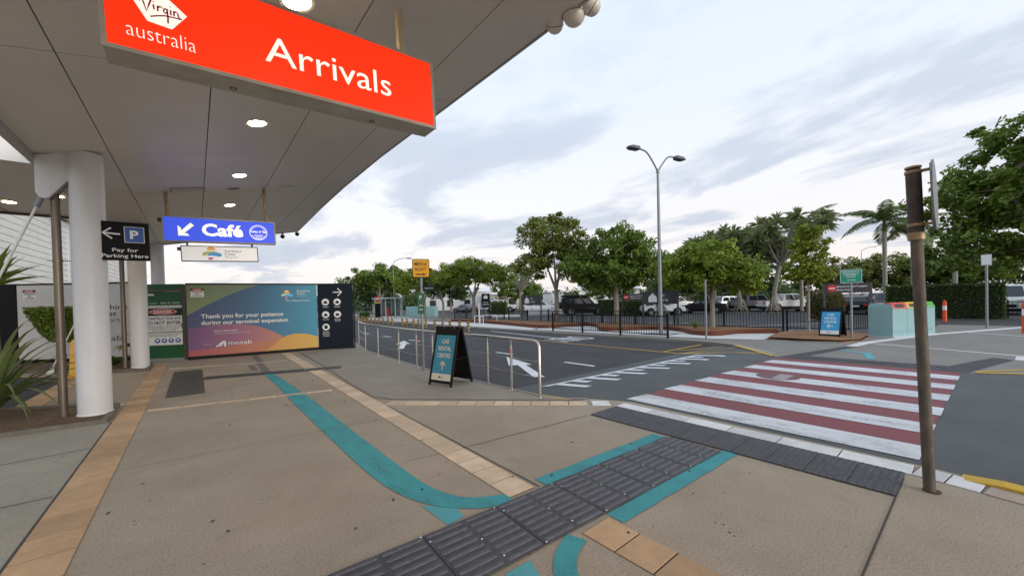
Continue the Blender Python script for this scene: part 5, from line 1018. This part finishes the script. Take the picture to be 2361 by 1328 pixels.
    if kind == 'camper':
        MB().cbox(-2.5, .35, -.98, .98, 2.10, 2.28, .05).build('roof_tent', blackpl, t); MB().box(-2.4, .3, -.9, .9, 2.02, 2.09).build('roof_rack', black, t); MB().tube([(-2.56, -.3, 1.15), (-2.80, -.3, 1.15)], .38, 16).build('spare_wheel', tyre, t, smooth=True); MB().box(-2.75, -2.52, .25, .75, .8, 1.35).build('jerry_can_rack', black, t)
    if kind == 'pickup':
        MB().tube([(-1.0, -.85, 1.14), (-1.25, -.75, 1.75), (-1.25, .75, 1.75), (-1.0, .85, 1.14)], .035, 8).build('sports_bar', blackpl, t); MB().box(-2.6, -1.05, -.8, .8, 1.141, 1.15).build('tray_cover', blackpl, t)
    return t
# lateral direction in the car park is about (0.64,-0.77)
HR = math.atan2(-.77, .64)
vehicle('black four wheel drive camper with a folded roof tent and rear spare wheel', 'camper', 'black', (33.9, 28.4, -.16), HR + .15)
vehicle('white wagon parked behind the long concrete barrier', 'wagon', 'white', (36.5, 38.3, -.16), HR + .35)
vehicle('bright blue hatchback parked beside the black camper', 'hatch', 'blue', (42.2, 38.6, -.16), HR + .5)
vehicle('white box truck behind the bright blue hatchback', 'truck', 'white', (58, 56, -.16), HR + 1.2)
vehicle('slate blue van parked behind the white wagon', 'van', 'slate', (50, 54, -.16), HR)
vehicle('white long four wheel drive beside the leafless grey tree', 'troopy', 'white', (38.5, 49.5, -.16), HR)
vehicle('dark grey sedan parked left of the small square hedge', 'sedan', 'grey', (36, 56.5, -.16), HR + 2.6)
vehicle('white wagon parked behind the two low box hedges', 'wagon', 'white', (52, 38, -.16), HR + .2)
vehicle('grey wagon half hidden behind the clipped hedge by the Taxi sign', 'wagon', 'grey', (38.5, 23.6, -.16), HR + .3)
vehicle('white hatchback parked behind the Taxi Pick Up sign', 'hatch', 'white', (36, 20.2, -.16), HR + .1)
vehicle('white pickup with an empty tray under the round tree', 'pickup', 'white', (50.5, 26.4, -.16), HR + .3)
vehicle('black sedan parked before the stilt rooted trees', 'sedan', 'black', (41.0, 18.4, -.16), HR + 2.7)
vehicle('silver wagon between two stilt rooted trunks', 'wagon', 'silver', (50, 19.0, -.16), HR + .4)
vehicle('grey pickup beside the silver wagon behind the trunks', 'pickup', 'grey', (50, 16.3, -.16), HR - .4)
vehicle('white double cab pickup with dark wheel arches behind the pandanus trunks', 'pickup', 'white', (47.3, 12.6, -.16), HR + .10)
vehicle('silver sedan behind the white double cab pickup', 'sedan', 'silver', (60, 14.6, -.16), HR)
vehicle('black hatchback parked behind the assembly point sign', 'hatch', 'black', (43, 6.6, -.16), HR + 1.0)
vehicle('grey wagon seen from behind beside the clipped hedge end', 'wagon', 'grey', (42.5, 4.6, -.16), R(10))
vehicle('white wagon roof showing behind the grey wagon', 'wagon', 'white', (52, 6.8, -.16), R(20))
vehicle('silver wagon parked behind the tall clipped hedge', 'wagon', 'silver', (52, 4.6, -.16), R(15))
vehicle('white van roof above the tall clipped hedge', 'van', 'white', (54, 1.6, -.16), R(100))
vehicle('white van facing the road at the end of the hedge', 'van', 'white', (44.5, -1.3, -.16), R(175))
vehicle('white wagon parked behind the van at the end of the hedge', 'wagon', 'white', (51, -1.0, -.16), R(170))
vehicle('beige hatchback beyond the white tray pickup', 'hatch', 'beige', (56, 32, -.16), HR + 1)
vehicle('dark wagon parked under the far trees by the white sign posts', 'wagon', 'grey', (62, 40, -.16), HR + .2)

# ============================================================ VEGETATION
def leaves(centers, radii, n, size, flat=.75, up=.5, aspect=.55, seed=0):
    """n leaf-sized folded quads scattered in clumps"""
    r = np.random.default_rng(seed); k = len(centers); idx = r.integers(0, k, n)
    off = r.normal(0, 1, (n, 3)); off /= np.linalg.norm(off, axis=1)[:, None]; off *= (r.random(n) ** .42)[:, None]; off[:, 2] *= flat
    c = centers[idx] + off * radii[idx][:, None]
    nrm = r.normal(0, 1, (n, 3)); nrm[:, 2] = np.abs(nrm[:, 2]) + up; nrm += off * .8; nrm /= np.linalg.norm(nrm, axis=1)[:, None]
    a = np.cross(nrm, r.normal(0, 1, (n, 3))); a /= np.linalg.norm(a, axis=1)[:, None]; b = np.cross(nrm, a)
    s = size * r.uniform(.6, 1.35, n)[:, None]
    v = np.stack([c - a * s, c + b * s * aspect - nrm * s * .12, c + a * s, c - b * s * aspect - nrm * s * .12], axis=1).reshape(-1, 3)
    return v, np.arange(4 * n).reshape(-1, 4)
def crown_clumps(lobes, n, r, shell=.6, clump=.28):
    """clump centres inside a union of ellipsoids (cx,cy,cz,rx,ry,rz), mostly towards the outside"""
    L_ = np.array(lobes); vol = L_[:, 3] * L_[:, 4] * L_[:, 5]; pick = r.choice(len(L_), n, p=vol / vol.sum()); d = r.normal(0, 1, (n, 3)); d /= np.linalg.norm(d, axis=1)[:, None]
    q = (shell + (1 - shell) * r.random(n))[:, None]; q[r.random(n) < .25] *= .55
    return L_[pick, :3] + d * q * L_[pick, 3:], clump * r.uniform(.6, 1.4, n)
def tree(label, loc, trunk_r, fork, lobes, m, nleaf=7000, size=.11, clumps=120, clump=.42, bk=None, stems=3, seed=1, name='leafy_tree', lean=(0, 0), cat='tree', up=.5, group=None):
    r = np.random.default_rng(seed); t = thing(name, label, cat, loc, group=group); bk = bk or bark
    c, rad = crown_clumps(lobes, clumps, r, clump=clump); v, f = leaves(c, rad, nleaf, size, seed=seed + 50, up=up)
    link(np_mesh('crown', v, f, m), 'crown', t)
    f0 = Vector((lean[0] * .5, lean[1] * .5, fork)); mb = MB(); mb.tube([(0, 0, -.1), (lean[0] * .1, lean[1] * .1, fork * .15), (lean[0] * .35 + .03, lean[1] * .35, fork * .6), f0], [trunk_r * 1.35, trunk_r * 1.05, trunk_r * .9, trunk_r * .85], 12); mb.build('trunk', bk, t, smooth=True)
    order = np.argsort(-rad)[:stems * 7]; mains = []
    L_ = np.array(lobes); cc = (L_[:, :3] * L_[:, 3:4]).sum(0) / L_[:, 3].sum()
    for k in range(stems):
        a = 2 * math.pi * k / stems + r.uniform(-.4, .4); w = L_[:, 3].max() * .5
        mid = Vector((cc[0] + w * .5 * math.cos(a), cc[1] + w * .5 * math.sin(a), fork + (cc[2] - fork) * .65)); end = Vector((cc[0] + w * math.cos(a), cc[1] + w * math.sin(a), cc[2] + L_[:, 5].max() * .35))
        P_ = spline([f0 - Vector((0, 0, .1)), f0.lerp(mid, .5) + Vector((0, 0, -.05)), mid, end], 3); MB().tube(P_, [trunk_r * (.62 - .5 * i / (len(P_) - 1)) for i in range(len(P_))], 8).build('limb', bk, t, smooth=True); mains.append(P_)
    br = MB()
    for i in order:
        e = Vector(c[i]); P_ = min(mains, key=lambda q: min((p - e).length for p in q)); s = min(P_[2:], key=lambda p: (p - e).length + max(0, p.z - e.z))
        br.tube([s, s.lerp(e, .5) + Vector((r.uniform(-.1, .1), r.uniform(-.1, .1), .08)), e], [trunk_r * .2, trunk_r * .13, trunk_r * .05], 5)
    o = br.build('branchwork', bk, t); o['kind'] = 'stuff'; return t
# street trees in the bed: sizes in metres
tree('tall olive green tree with an upper and a lower crown in the garden bed', (19.2, 18.5, .1), .17, 2.3, [(-.2, .2, 6.0, 2.5, 2.5, 1.35), (-1.1, 1.4, 3.9, 1.5, 1.5, .95), (.9, -1.2, 4.6, 1.6, 1.6, 1.3), (-.2, .3, 4.6, 2.0, 2.0, 1.1), (.7, -1.2, 3.3, 1.3, 1.3, .7)], lf_olive, 21000, .10, 210, .42, seed=3)
tree('dense dark green tree with a broad crown next to the tall olive one', (20.0, 14.2, .1), .16, 1.9, [(.2, -.1, 4.6, 2.1, 2.1, 1.5), (-1.2, 1.6, 3.6, 1.6, 1.6, 1.2), (1.0, -1.5, 3.6, 1.5, 1.5, 1.4), (.1, .1, 3.0, 2.0, 2.0, 1.0)], lf_mid, 24000, .10, 240, .42, seed=4)
tree('low round bright green tree behind the bare galvanised pole', (18.7, 7.95, .1), .11, 1.35, [(-.1, .1, 3.05, 1.6, 1.6, 1.05), (.6, -1.2, 2.5, 1.1, 1.1, .85), (-.9, 1.2, 2.75, 1.2, 1.2, .95), (.0, .2, 2.3, 1.4, 1.4, .6)], lf_bright, 20000, .085, 210, .34, seed=5)
tree('slim sapling with sparse lime green leaves in the mulch mound', (17.9, 4.1, .15), .04, 1.9, [(0, 0, 3.2, .62, .62, .72), (-.2, .3, 2.45, .55, .55, .5), (.1, -.25, 2.3, .5, .5, .4), (.05, -.1, 3.75, .4, .4, .35)], lf_lime, 4200, .075, 90, .20, stems=3, seed=6, name='sapling')
tree('flat topped yellow green tree behind the narrow pick up sign', (18.4, 27.5, .1), .17, 1.9, [(0, 0, 4.1, 2.4, 2.4, 1.1), (1.4, -1.6, 3.7, 1.6, 1.6, .9), (-1.5, 1.4, 3.9, 1.6, 1.6, .9)], lf_bright, 14000, .10, 150, .42, seed=8)
tree('small thin trunked tree left of the flat topped one', (18.3, 32.6, .1), .11, 1.7, [(0, 0, 3.7, 1.7, 1.7, 1.1), (-1, .9, 3.5, 1.2, 1.2, .8)], lf_olive, 9000, .11, 100, .40, seed=9)
tree('yellowish small tree beside the merge sign post', (18.6, 37.0, .1), .12, 1.7, [(0, 0, 4.1, 1.9, 1.9, 1.3), (1.2, -1, 3.6, 1.3, 1.3, .9), (-1.3, 1.3, 3.6, 1.5, 1.5, 1.0)], lf_bright, 11000, .12, 110, .45, seed=10)
tree('big dark spreading tree behind the bus shelter', (19.6, 52, 0), .3, 2.2, [(0, 0, 5.2, 4.0, 4.0, 1.9), (-2.4, 3.2, 4.2, 2.6, 2.6, 1.6), (2.4, -2.4, 4.4, 2.8, 2.8, 1.7)], lf_mid, 18000, .16, 170, .6, seed=11)
tree('huge dark green tree overhanging the white van', (36.0, -3.2, 0), .42, 3.2, [(0, 0, 8.0, 4.6, 4.6, 3.2), (.5, 3.6, 6.9, 3.0, 2.9, 2.0), (0, 4.8, 5.0, 2.4, 2.2, 1.2), (0, 3.6, 3.6, 2.2, 2.0, .9), (1, -4, 6, 4, 4, 3), (-1, 1.5, 4.4, 2.6, 2.6, 1.0), (1, .5, 10.2, 3.2, 3.2, 1.8)], lf_mid, 40000, .15, 380, .62, bk=bark2, seed=12, stems=5)
for k, (x, y, s, m, lab) in enumerate(((62, 30, 1.0, lf_deep, 'dark tree behind the stilt rooted trees'), (64, 22, 1.15, lf_deep, 'very dark rounded tree behind the white double cab pickup'), (70, 12.5, .95, lf_olive, 'olive tree beyond the palm with the green assembly sign before it'), (72, 7.5, 1.0, lf_olive, 'olive tree behind the row of parked wagons'), (73, 3.0, 1.0, lf_olive, 'olive tree behind the middle of the tall hedge'), (70, -1.5, 1.1, lf_mid, 'leafy tree behind the end of the tall hedge'), (60, 44, .9, lf_mid, 'bright tree behind the black camper'), (52, 62, 1.0, lf_mid, 'leafy tree behind the leafless grey tree'), (40, 68, 1.05, lf_deep, 'dark tree behind the flat topped tree'), (85, 45, 1.1, lf_olive, 'olive tree far beyond the white tray pickup'), (30, 84, 1.0, lf_deep, 'dark tree at the far end of the road'))):
    tree(lab, (x, y, -.16), .25, 2.0, [(0, 0, 4.6 * s, 4.2 * s, 4.2 * s, 2.3 * s), (2, -2.4, 3.8 * s, 2.8, 2.8, 1.8), (-2, 2.4, 3.9 * s, 2.8, 2.8, 1.8)], m, 9000, .20, 110, .75, seed=30 + k)
# far wood on the horizon, one mass
cs = []; rr = np.random.default_rng(99)
for k in range(420):
    a = rr.uniform(R(-9), R(76)); d = rr.uniform(110, 150); h = rr.uniform(.5, 1) ** .5
    cs.append((math.cos(R(90) - a + 0) * 0 + d * math.sin(a + 0.0) , d * math.cos(a), rr.uniform(.5, 5.5)))
cs = np.array(cs); cs[:, 2] *= .75
v, f = leaves(cs, np.full(len(cs), 3.4), 30000, .55, .6, seed=77); o = link(np_mesh('far_wood', v, f, lf_deep), 'far_wood', kind='stuff'); o['label'] = 'far dark belt of trees along the horizon'; o['category'] = 'trees'
# clipped hedges
def hedge(label, loc, rz_, lx, ly, h, m=lf_hedge, n=9000, size=.05, name='clipped_hedge', round_=0.0, cat='hedge'):
    r = np.random.default_rng(int(abs(loc[0] * 31 + loc[1] * 7))); t = thing(name, label, cat, loc, rz_)
    u = r.uniform(-1, 1, (n, 3)); ax = r.integers(0, 3, n); sgn = np.sign(r.uniform(-1, 1, n)); p = u.copy(); p[np.arange(n), ax] = sgn
    if round_: q = p / np.linalg.norm(p, axis=1)[:, None]; p = p * (1 - round_) + q * round_
    p = p * (1 + r.normal(0, .02, (n, 1))); c = np.stack([p[:, 0] * lx / 2, p[:, 1] * ly / 2, (p[:, 2] + 1) * h / 2], 1)
    v, f = leaves(c, np.full(n, .04), n, size, 1, .3, seed=5); link(np_mesh('foliage', v, f, m), 'foliage', t)
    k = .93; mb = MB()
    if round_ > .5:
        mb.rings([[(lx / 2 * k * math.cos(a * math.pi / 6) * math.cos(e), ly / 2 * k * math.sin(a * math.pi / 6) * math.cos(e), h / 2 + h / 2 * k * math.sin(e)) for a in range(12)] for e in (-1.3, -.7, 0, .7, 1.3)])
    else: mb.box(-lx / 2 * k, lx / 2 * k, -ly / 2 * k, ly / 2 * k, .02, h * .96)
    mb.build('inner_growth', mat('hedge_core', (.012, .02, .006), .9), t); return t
hedge('tall long clipped hedge across the road from the crossing', (37.2, 1.55, -.1), R(92), 4.9, 1.3, 2.05, n=16000, size=.055)
hedge('rounded rusty green shrub behind the bright blue sandwich board', (30.8, 6.2, -.1), 0, 1.9, 1.9, 1.9, lf_rust, 5000, .05, 'rounded_shrub', .75, 'shrub')
hedge('clipped box hedge beside the black camper', (35.3, 26.3, -.1), R(-50), 1.8, 1.2, 1.6, n=6000)
hedge('clipped box hedge between two white posts under the dark green tree', (34.6, 22.8, -.1), R(-50), 2.6, 1.2, 1.45, n=6000)
hedge('small square hedge before the white long four wheel drive', (33.5, 43.6, -.1), R(-50), 2.2, 1.2, 1.6, n=5000, m=lf_mid)
hedge('low ball shrub near the far end of the road', (14.6, 44, 0), 0, .9, .9, .8, n=1500, name='rounded_shrub', round_=.9, cat='shrub')
hedge('second low ball shrub beside the stop sign', (16.0, 47.5, 0), 0, .9, .9, .8, n=1500, name='rounded_shrub', round_=.9, cat='shrub')
# topiary by the white hoarding
tp = thing('topiary_shrub', 'clipped flat topped shrub with a leaning stem before the white hoarding', 'shrub', (-2.70, 16.0, .05)); r = np.random.default_rng(4); n = 16000
u = r.uniform(0, 1, n); th = r.uniform(0, 2 * math.pi, n); hh = r.uniform(0, 1, n); rad = (.16 + .45 * hh ** .6) * (u ** .35); c = np.stack([rad * np.cos(th) * 1.15 - .10, rad * np.sin(th), .78 + hh * .92], 1)
v, f = leaves(c, np.full(n, .03), n, .04, 1, .5, seed=6); link(np_mesh('foliage', v, f, lf_mid), 'foliage', tp)
MB().tube(spline([(.22, -.1, -.1), (.18, -.05, .35), (.05, 0, .7), (-.08, 0, 1.2)], 4), .03, 8).build('stem', bark2, tp, smooth=True)
for a in range(6): MB().tube([(.08, 0, .62), (.08 + .25 * math.cos(a), .25 * math.sin(a), .95), (-.05 + .45 * math.cos(a), .45 * math.sin(a), 1.3)], [.018, .012, .006], 6).build('twig', bark2, tp)
# strap leaved plants
def strap_plant(label, loc, n, ln, wd, m, droop=.5, rise=1.0, seed=0, name='strap_leaf_plant', el=(20, 80), az=(0, 360)):
    r = random.Random(seed); t = thing(name, label, 'plant', loc)
    for k in range(n):
        a = R(az[0] + (az[1] - az[0]) * (k + r.uniform(-.3, .3)) / n); e = R(r.uniform(*el)); l = ln * r.uniform(.7, 1.15); d = Vector((math.cos(a), math.sin(a), 0)); s = Vector((-math.sin(a), math.cos(a), 0)); P_ = Vector((0, 0, .05)); L0, R0, Mi = [], [], []; m_ = 7
        for i in range(m_ + 1):
            u = i / m_; w = wd * (.45 + .55 * math.sin(math.pi * min(1, u * 1.15 + .1))) * (1 - u ** 3) + .002; nn = (d * -math.sin(e) + Vector((0, 0, math.cos(e))))
            L0.append(P_ + s * w + nn * w * .35); R0.append(P_ - s * w + nn * w * .35); Mi.append(P_.copy()); P_ = P_ + (d * math.cos(e) + Vector((0, 0, math.sin(e)))) * l / m_; e -= droop / m_
        q = m_ + 1; MB().add([tuple(p) for p in L0 + Mi + R0], [(i, q + i, q + i + 1, i + 1) for i in range(m_)] + [(q + i, 2 * q + i, 2 * q + i + 1, q + i + 1) for i in range(m_)]).build('leaf', m, t, smooth=True)
    return t
strap_plant('large arching strap leaved plant at the edge of the near planting bed', (-2.42, 9.75, .06), 60, 1.75, .042, lf_palm, 1.5, seed=2, el=(35, 88))
yk_ = strap_plant('broad leaved rosette plant held high beside the tie rod', (-2.50, 10.02, 1.95), 22, .85, .075, lf_mid, .5, seed=3, name='rosette_plant', el=(10, 80))
MB().tube([(0, 0, -1.95), (.03, 0, -1.0), (0, 0, .1)], [.05, .045, .04], 10).build('stem', bark2, yk_, smooth=True)
strap_plant('dark broad leaved plant in the bed by the brown downpipe', (-1.75, 15.15, .06), 16, .55, .06, lf_deep, 1.3, seed=5, el=(20, 70)); strap_plant('small yellow green plant at the foot of the second column', (-1.55, 15.9, .5), 9, .42, .07, lf_lime, 1.2, seed=6, el=(0, 50)); strap_plant('spiky grass tuft in the garden bed below the round tree', (17.5, 8.2, .12), 40, .55, .012, lf_mid, .9, seed=7, el=(35, 88), name='grass_tuft')
# palms
def palm(label, loc, h, r0, nf, fl, seed, m=lf_palm, lean=(0, 0)):
    r = random.Random(seed); t = thing('palm_tree', label, 'palm tree', loc); tp_ = Vector((lean[0], lean[1], h))
    MB().tube(spline([(0, 0, -.1), (lean[0] * .3, lean[1] * .3, h * .4), (lean[0] * .8, lean[1] * .8, h * .85), tuple(tp_)], 4), [r0 * 1.2] + [r0] * 11 + [r0 * .85], 12).build('trunk', palmbark, t, smooth=True)
    MB().tube([tuple(tp_), tuple(tp_ + Vector((0, 0, .6))), tuple(tp_ + Vector((0, 0, 1.1)))], [r0 * .95, r0 * .8, r0 * .35], 10).build('crownshaft', lf_hedge, t, smooth=True); base = tp_ + Vector((0, 0, .9))
    for k in range(nf):
        a = 2 * math.pi * k / nf + r.uniform(-.2, .2); e = R(r.choice([75, 60, 45, 25, 5, -15])) + r.uniform(-.1, .1); d = Vector((math.cos(a), math.sin(a), 0)); s = Vector((-math.sin(a), math.cos(a), 0)); P_ = base.copy(); L_ = fl * r.uniform(.85, 1.1); mb = MB(); sp = []; m_ = 38
        for i in range(m_ + 1): sp.append(P_.copy()); P_ = P_ + (d * math.cos(e) + Vector((0, 0, math.sin(e)))) * L_ / m_; e -= 1.5 / m_
        mb.tube(sp[::3], [.03 - .024 * i / (len(sp[::3]) - 1) for i in range(len(sp[::3]))], 5)
        for i in range(3, m_ + 1):
            u = i / m_; ll = L_ * .26 * math.sin(math.pi * (u * .85 + .12)) + .05; tan_ = (sp[min(i + 1, m_)] - sp[i - 1]).normalized()
            for sg in (-1, 1):
                b = sp[i]; q = b + s * sg * ll * .75 + tan_ * ll * .45 + Vector((0, 0, -ll * r.uniform(.25, .6))); w = tan_ * .05; mid = b.lerp(q, .5) + Vector((0, 0, .04)); mb.add([tuple(b - w * .5), tuple(b + w * .5), tuple(mid + w), tuple(q), tuple(mid - w)], [(0, 1, 2, 3, 4)])
        mb.build('frond', m, t)
palm('tall palm with a straight pale trunk behind the tall hedge', (50.0, 5.6, -.16), 7.4, .17, 16, 3.7, 1)
palm('second palm partly hidden behind the weathered pole', (53, 4.0, -.16), 7.0, .15, 12, 3.0, 2)
palm('palm with long drooping fronds behind the stilt rooted trees', (46.5, 11.2, -.16), 7.2, .16, 14, 4.2, 3)
palm('slim palm trunk in front of the huge dark tree', (47, 1.2, -.16), 8.5, .14, 9, 2.4, 4)
# pandanus with stilt roots
def pandanus(label, loc, h, spread, nb, seed, lean=(0, 0), bare=.25, bk=bark):
    r = random.Random(seed); t = thing('pandanus_tree', label, 'tree', loc); f0 = Vector((lean[0], lean[1], h * .5))
    MB().tube(spline([(0, 0, .4), (lean[0] * .2, lean[1] * .2, h * .2), (lean[0] * .6, lean[1] * .6, h * .36), tuple(f0)], 4), [.22] + [.19] * 11 + [.15], 12).build('trunk', bk, t, smooth=True)
    for k in range(14):
        a = 2 * math.pi * k / 14 + r.uniform(-.2, .2); z = r.uniform(.7, 1.6); w = r.uniform(.55, .95); MB().tube([(.1 * math.cos(a), .1 * math.sin(a), z), (w * .6 * math.cos(a), w * .6 * math.sin(a), z * .5), (w * math.cos(a), w * math.sin(a), -.1)], [.05, .04, .035], 6).build('stilt_root', bk, t, smooth=True)
    for k in range(nb):
        a = 2 * math.pi * k / nb + r.uniform(-.3, .3); w = spread * r.uniform(.3, 1.0); z = h * r.uniform(.72, 1.0) * (1 - .12 * w / spread); e = Vector((lean[0] + w * math.cos(a), lean[1] + w * math.sin(a), z)); s = f0 + Vector((0, 0, r.uniform(-.6, .3)))
        MB().tube(spline([tuple(s), tuple(s.lerp(e, .45) + Vector((0, 0, -.25 + r.uniform(-.2, .2)))), tuple(e)], 4), [.11] + [.075] * 7 + [.05], 7).build('limb', bk, t, smooth=True)
        if r.random() < bare: nl, ll = 14, .55
        else: nl, ll = 60, 1.2
        mb = MB()
        for j in range(nl):
            b = r.uniform(0, 6.283); el = R(r.uniform(-35, 85)); d = Vector((math.cos(b) * math.cos(el), math.sin(b) * math.cos(el), math.sin(el))); sd_ = Vector((-math.sin(b), math.cos(b), 0)) * .06; l = ll * r.uniform(.7, 1.2); m1 = e + d * l * .55; tipp = e + d * l + Vector((0, 0, -l * .28)); mb.add([tuple(e - sd_), tuple(e + sd_), tuple(m1 + sd_), tuple(tipp), tuple(m1 - sd_)], [(0, 1, 2, 3, 4)])
        mb.build('leaf_rosette', lf_pand, t)
pandanus('leaning pandanus with bare upper branches beside the white pickup', (41.6, 12.2, -.1), 9.6, 3.6, 26, 1, lean=(.4, -.5), bare=.45)
pandanus('dense pandanus with a wide grey green crown', (42.2, 15.2, -.1), 8.6, 4.0, 58, 2, lean=(-.2, .6), bare=.05)
pandanus('pandanus with a broad skirt of stilt roots beside the black sedan', (41.5, 17.4, -.1), 7.7, 3.4, 46, 3, bare=.05)
pandanus('pandanus with stilt roots behind the Taxi Pick Up sign', (33, 18.6, -.1), 5.6, 2.0, 9, 4, bare=.5)
pandanus('grey pandanus with thin bare branches beside the white four wheel drive', (34.0, 39.4, -.1), 7.0, 2.6, 18, 5, bare=.6)

# yellow floor sign behind the column, far buildings
t = thing('caution_sign', 'tall yellow wet floor caution sign standing behind the white column', 'sign', (-2.30, 14.30, .0), R(8)); MB().rings([[(-.15, -.12, 0), (.15, -.12, 0), (.15, .12, 0), (-.15, .12, 0)], [(-.10, -.06, .86), (.10, -.06, .86), (.10, .06, .86), (-.10, .06, .86)], [(-.07, -.03, .92), (.07, -.03, .92), (.07, .03, .92), (-.07, .03, .92)]]).build('body', yellowpl, t); MB().box(-.20, .20, -.16, .16, -.004, .03).build('base', yellowpl, t)
o = text(t, 'CAUTION', -.30, .30, -.05, .06, ink, y=-.115, bold=.02); o.rotation_euler = (0, R(-90), 0); o.location = (.02, -.005, .42)
def building(label, loc, rz_, w, d, h, m, roof_h=1.2, wins=4):
    t = thing('distant_building', label, 'building', loc, rz_); MB().box(-w / 2, w / 2, 0, d, 0, h).build('wall', m, t)
    MB().rings([[(-w / 2 - .3, -.3, h), (w / 2 + .3, -.3, h), (w / 2 + .3, d + .3, h), (-w / 2 - .3, d + .3, h)], [(-w / 2 - .3, d * .45, h + roof_h), (w / 2 + .3, d * .45, h + roof_h), (w / 2 + .3, d * .55, h + roof_h), (-w / 2 - .3, d * .55, h + roof_h)]]).build('roof', white, t)
    for k in range(wins): x = -w / 2 + (k + .5) * w / wins; f = MB().box(x - .7, x + .7, -.06, -.005, .9, 2.4).build('window', black, t); MB().box(x - .62, x + .62, -.08, -.061, .98, 2.32).build('pane', glass, f)
building('white shed with a low gable roof beyond the thin trunked trees', (48, 78, -.16), R(-35), 16, 8, 4.2, white); building('long white building beyond the black camper', (76, 56, -.16), R(-52), 14, 8, 4.0, clad); building('pale flat building beyond the white four wheel drive', (56, 70, -.16), R(-40), 10, 6, 3.4, cream, .5)

# fallen leaves and grit on the pavement
c = np.stack([rng.uniform(-.6, 4.2, 150), rng.uniform(.6, 12, 150), np.full(150, .009)], 1); v, f = leaves(c, np.full(150, .004), 150, .017, .1, 3.0, seed=21)
o = link(np_mesh('leaf_litter', v, f, mat('dry_leaf', (.05, .035, .022), .9)), 'leaf_litter', kind='stuff'); o['label'] = 'scattered dry leaves on the concrete'; o['category'] = 'leaves'
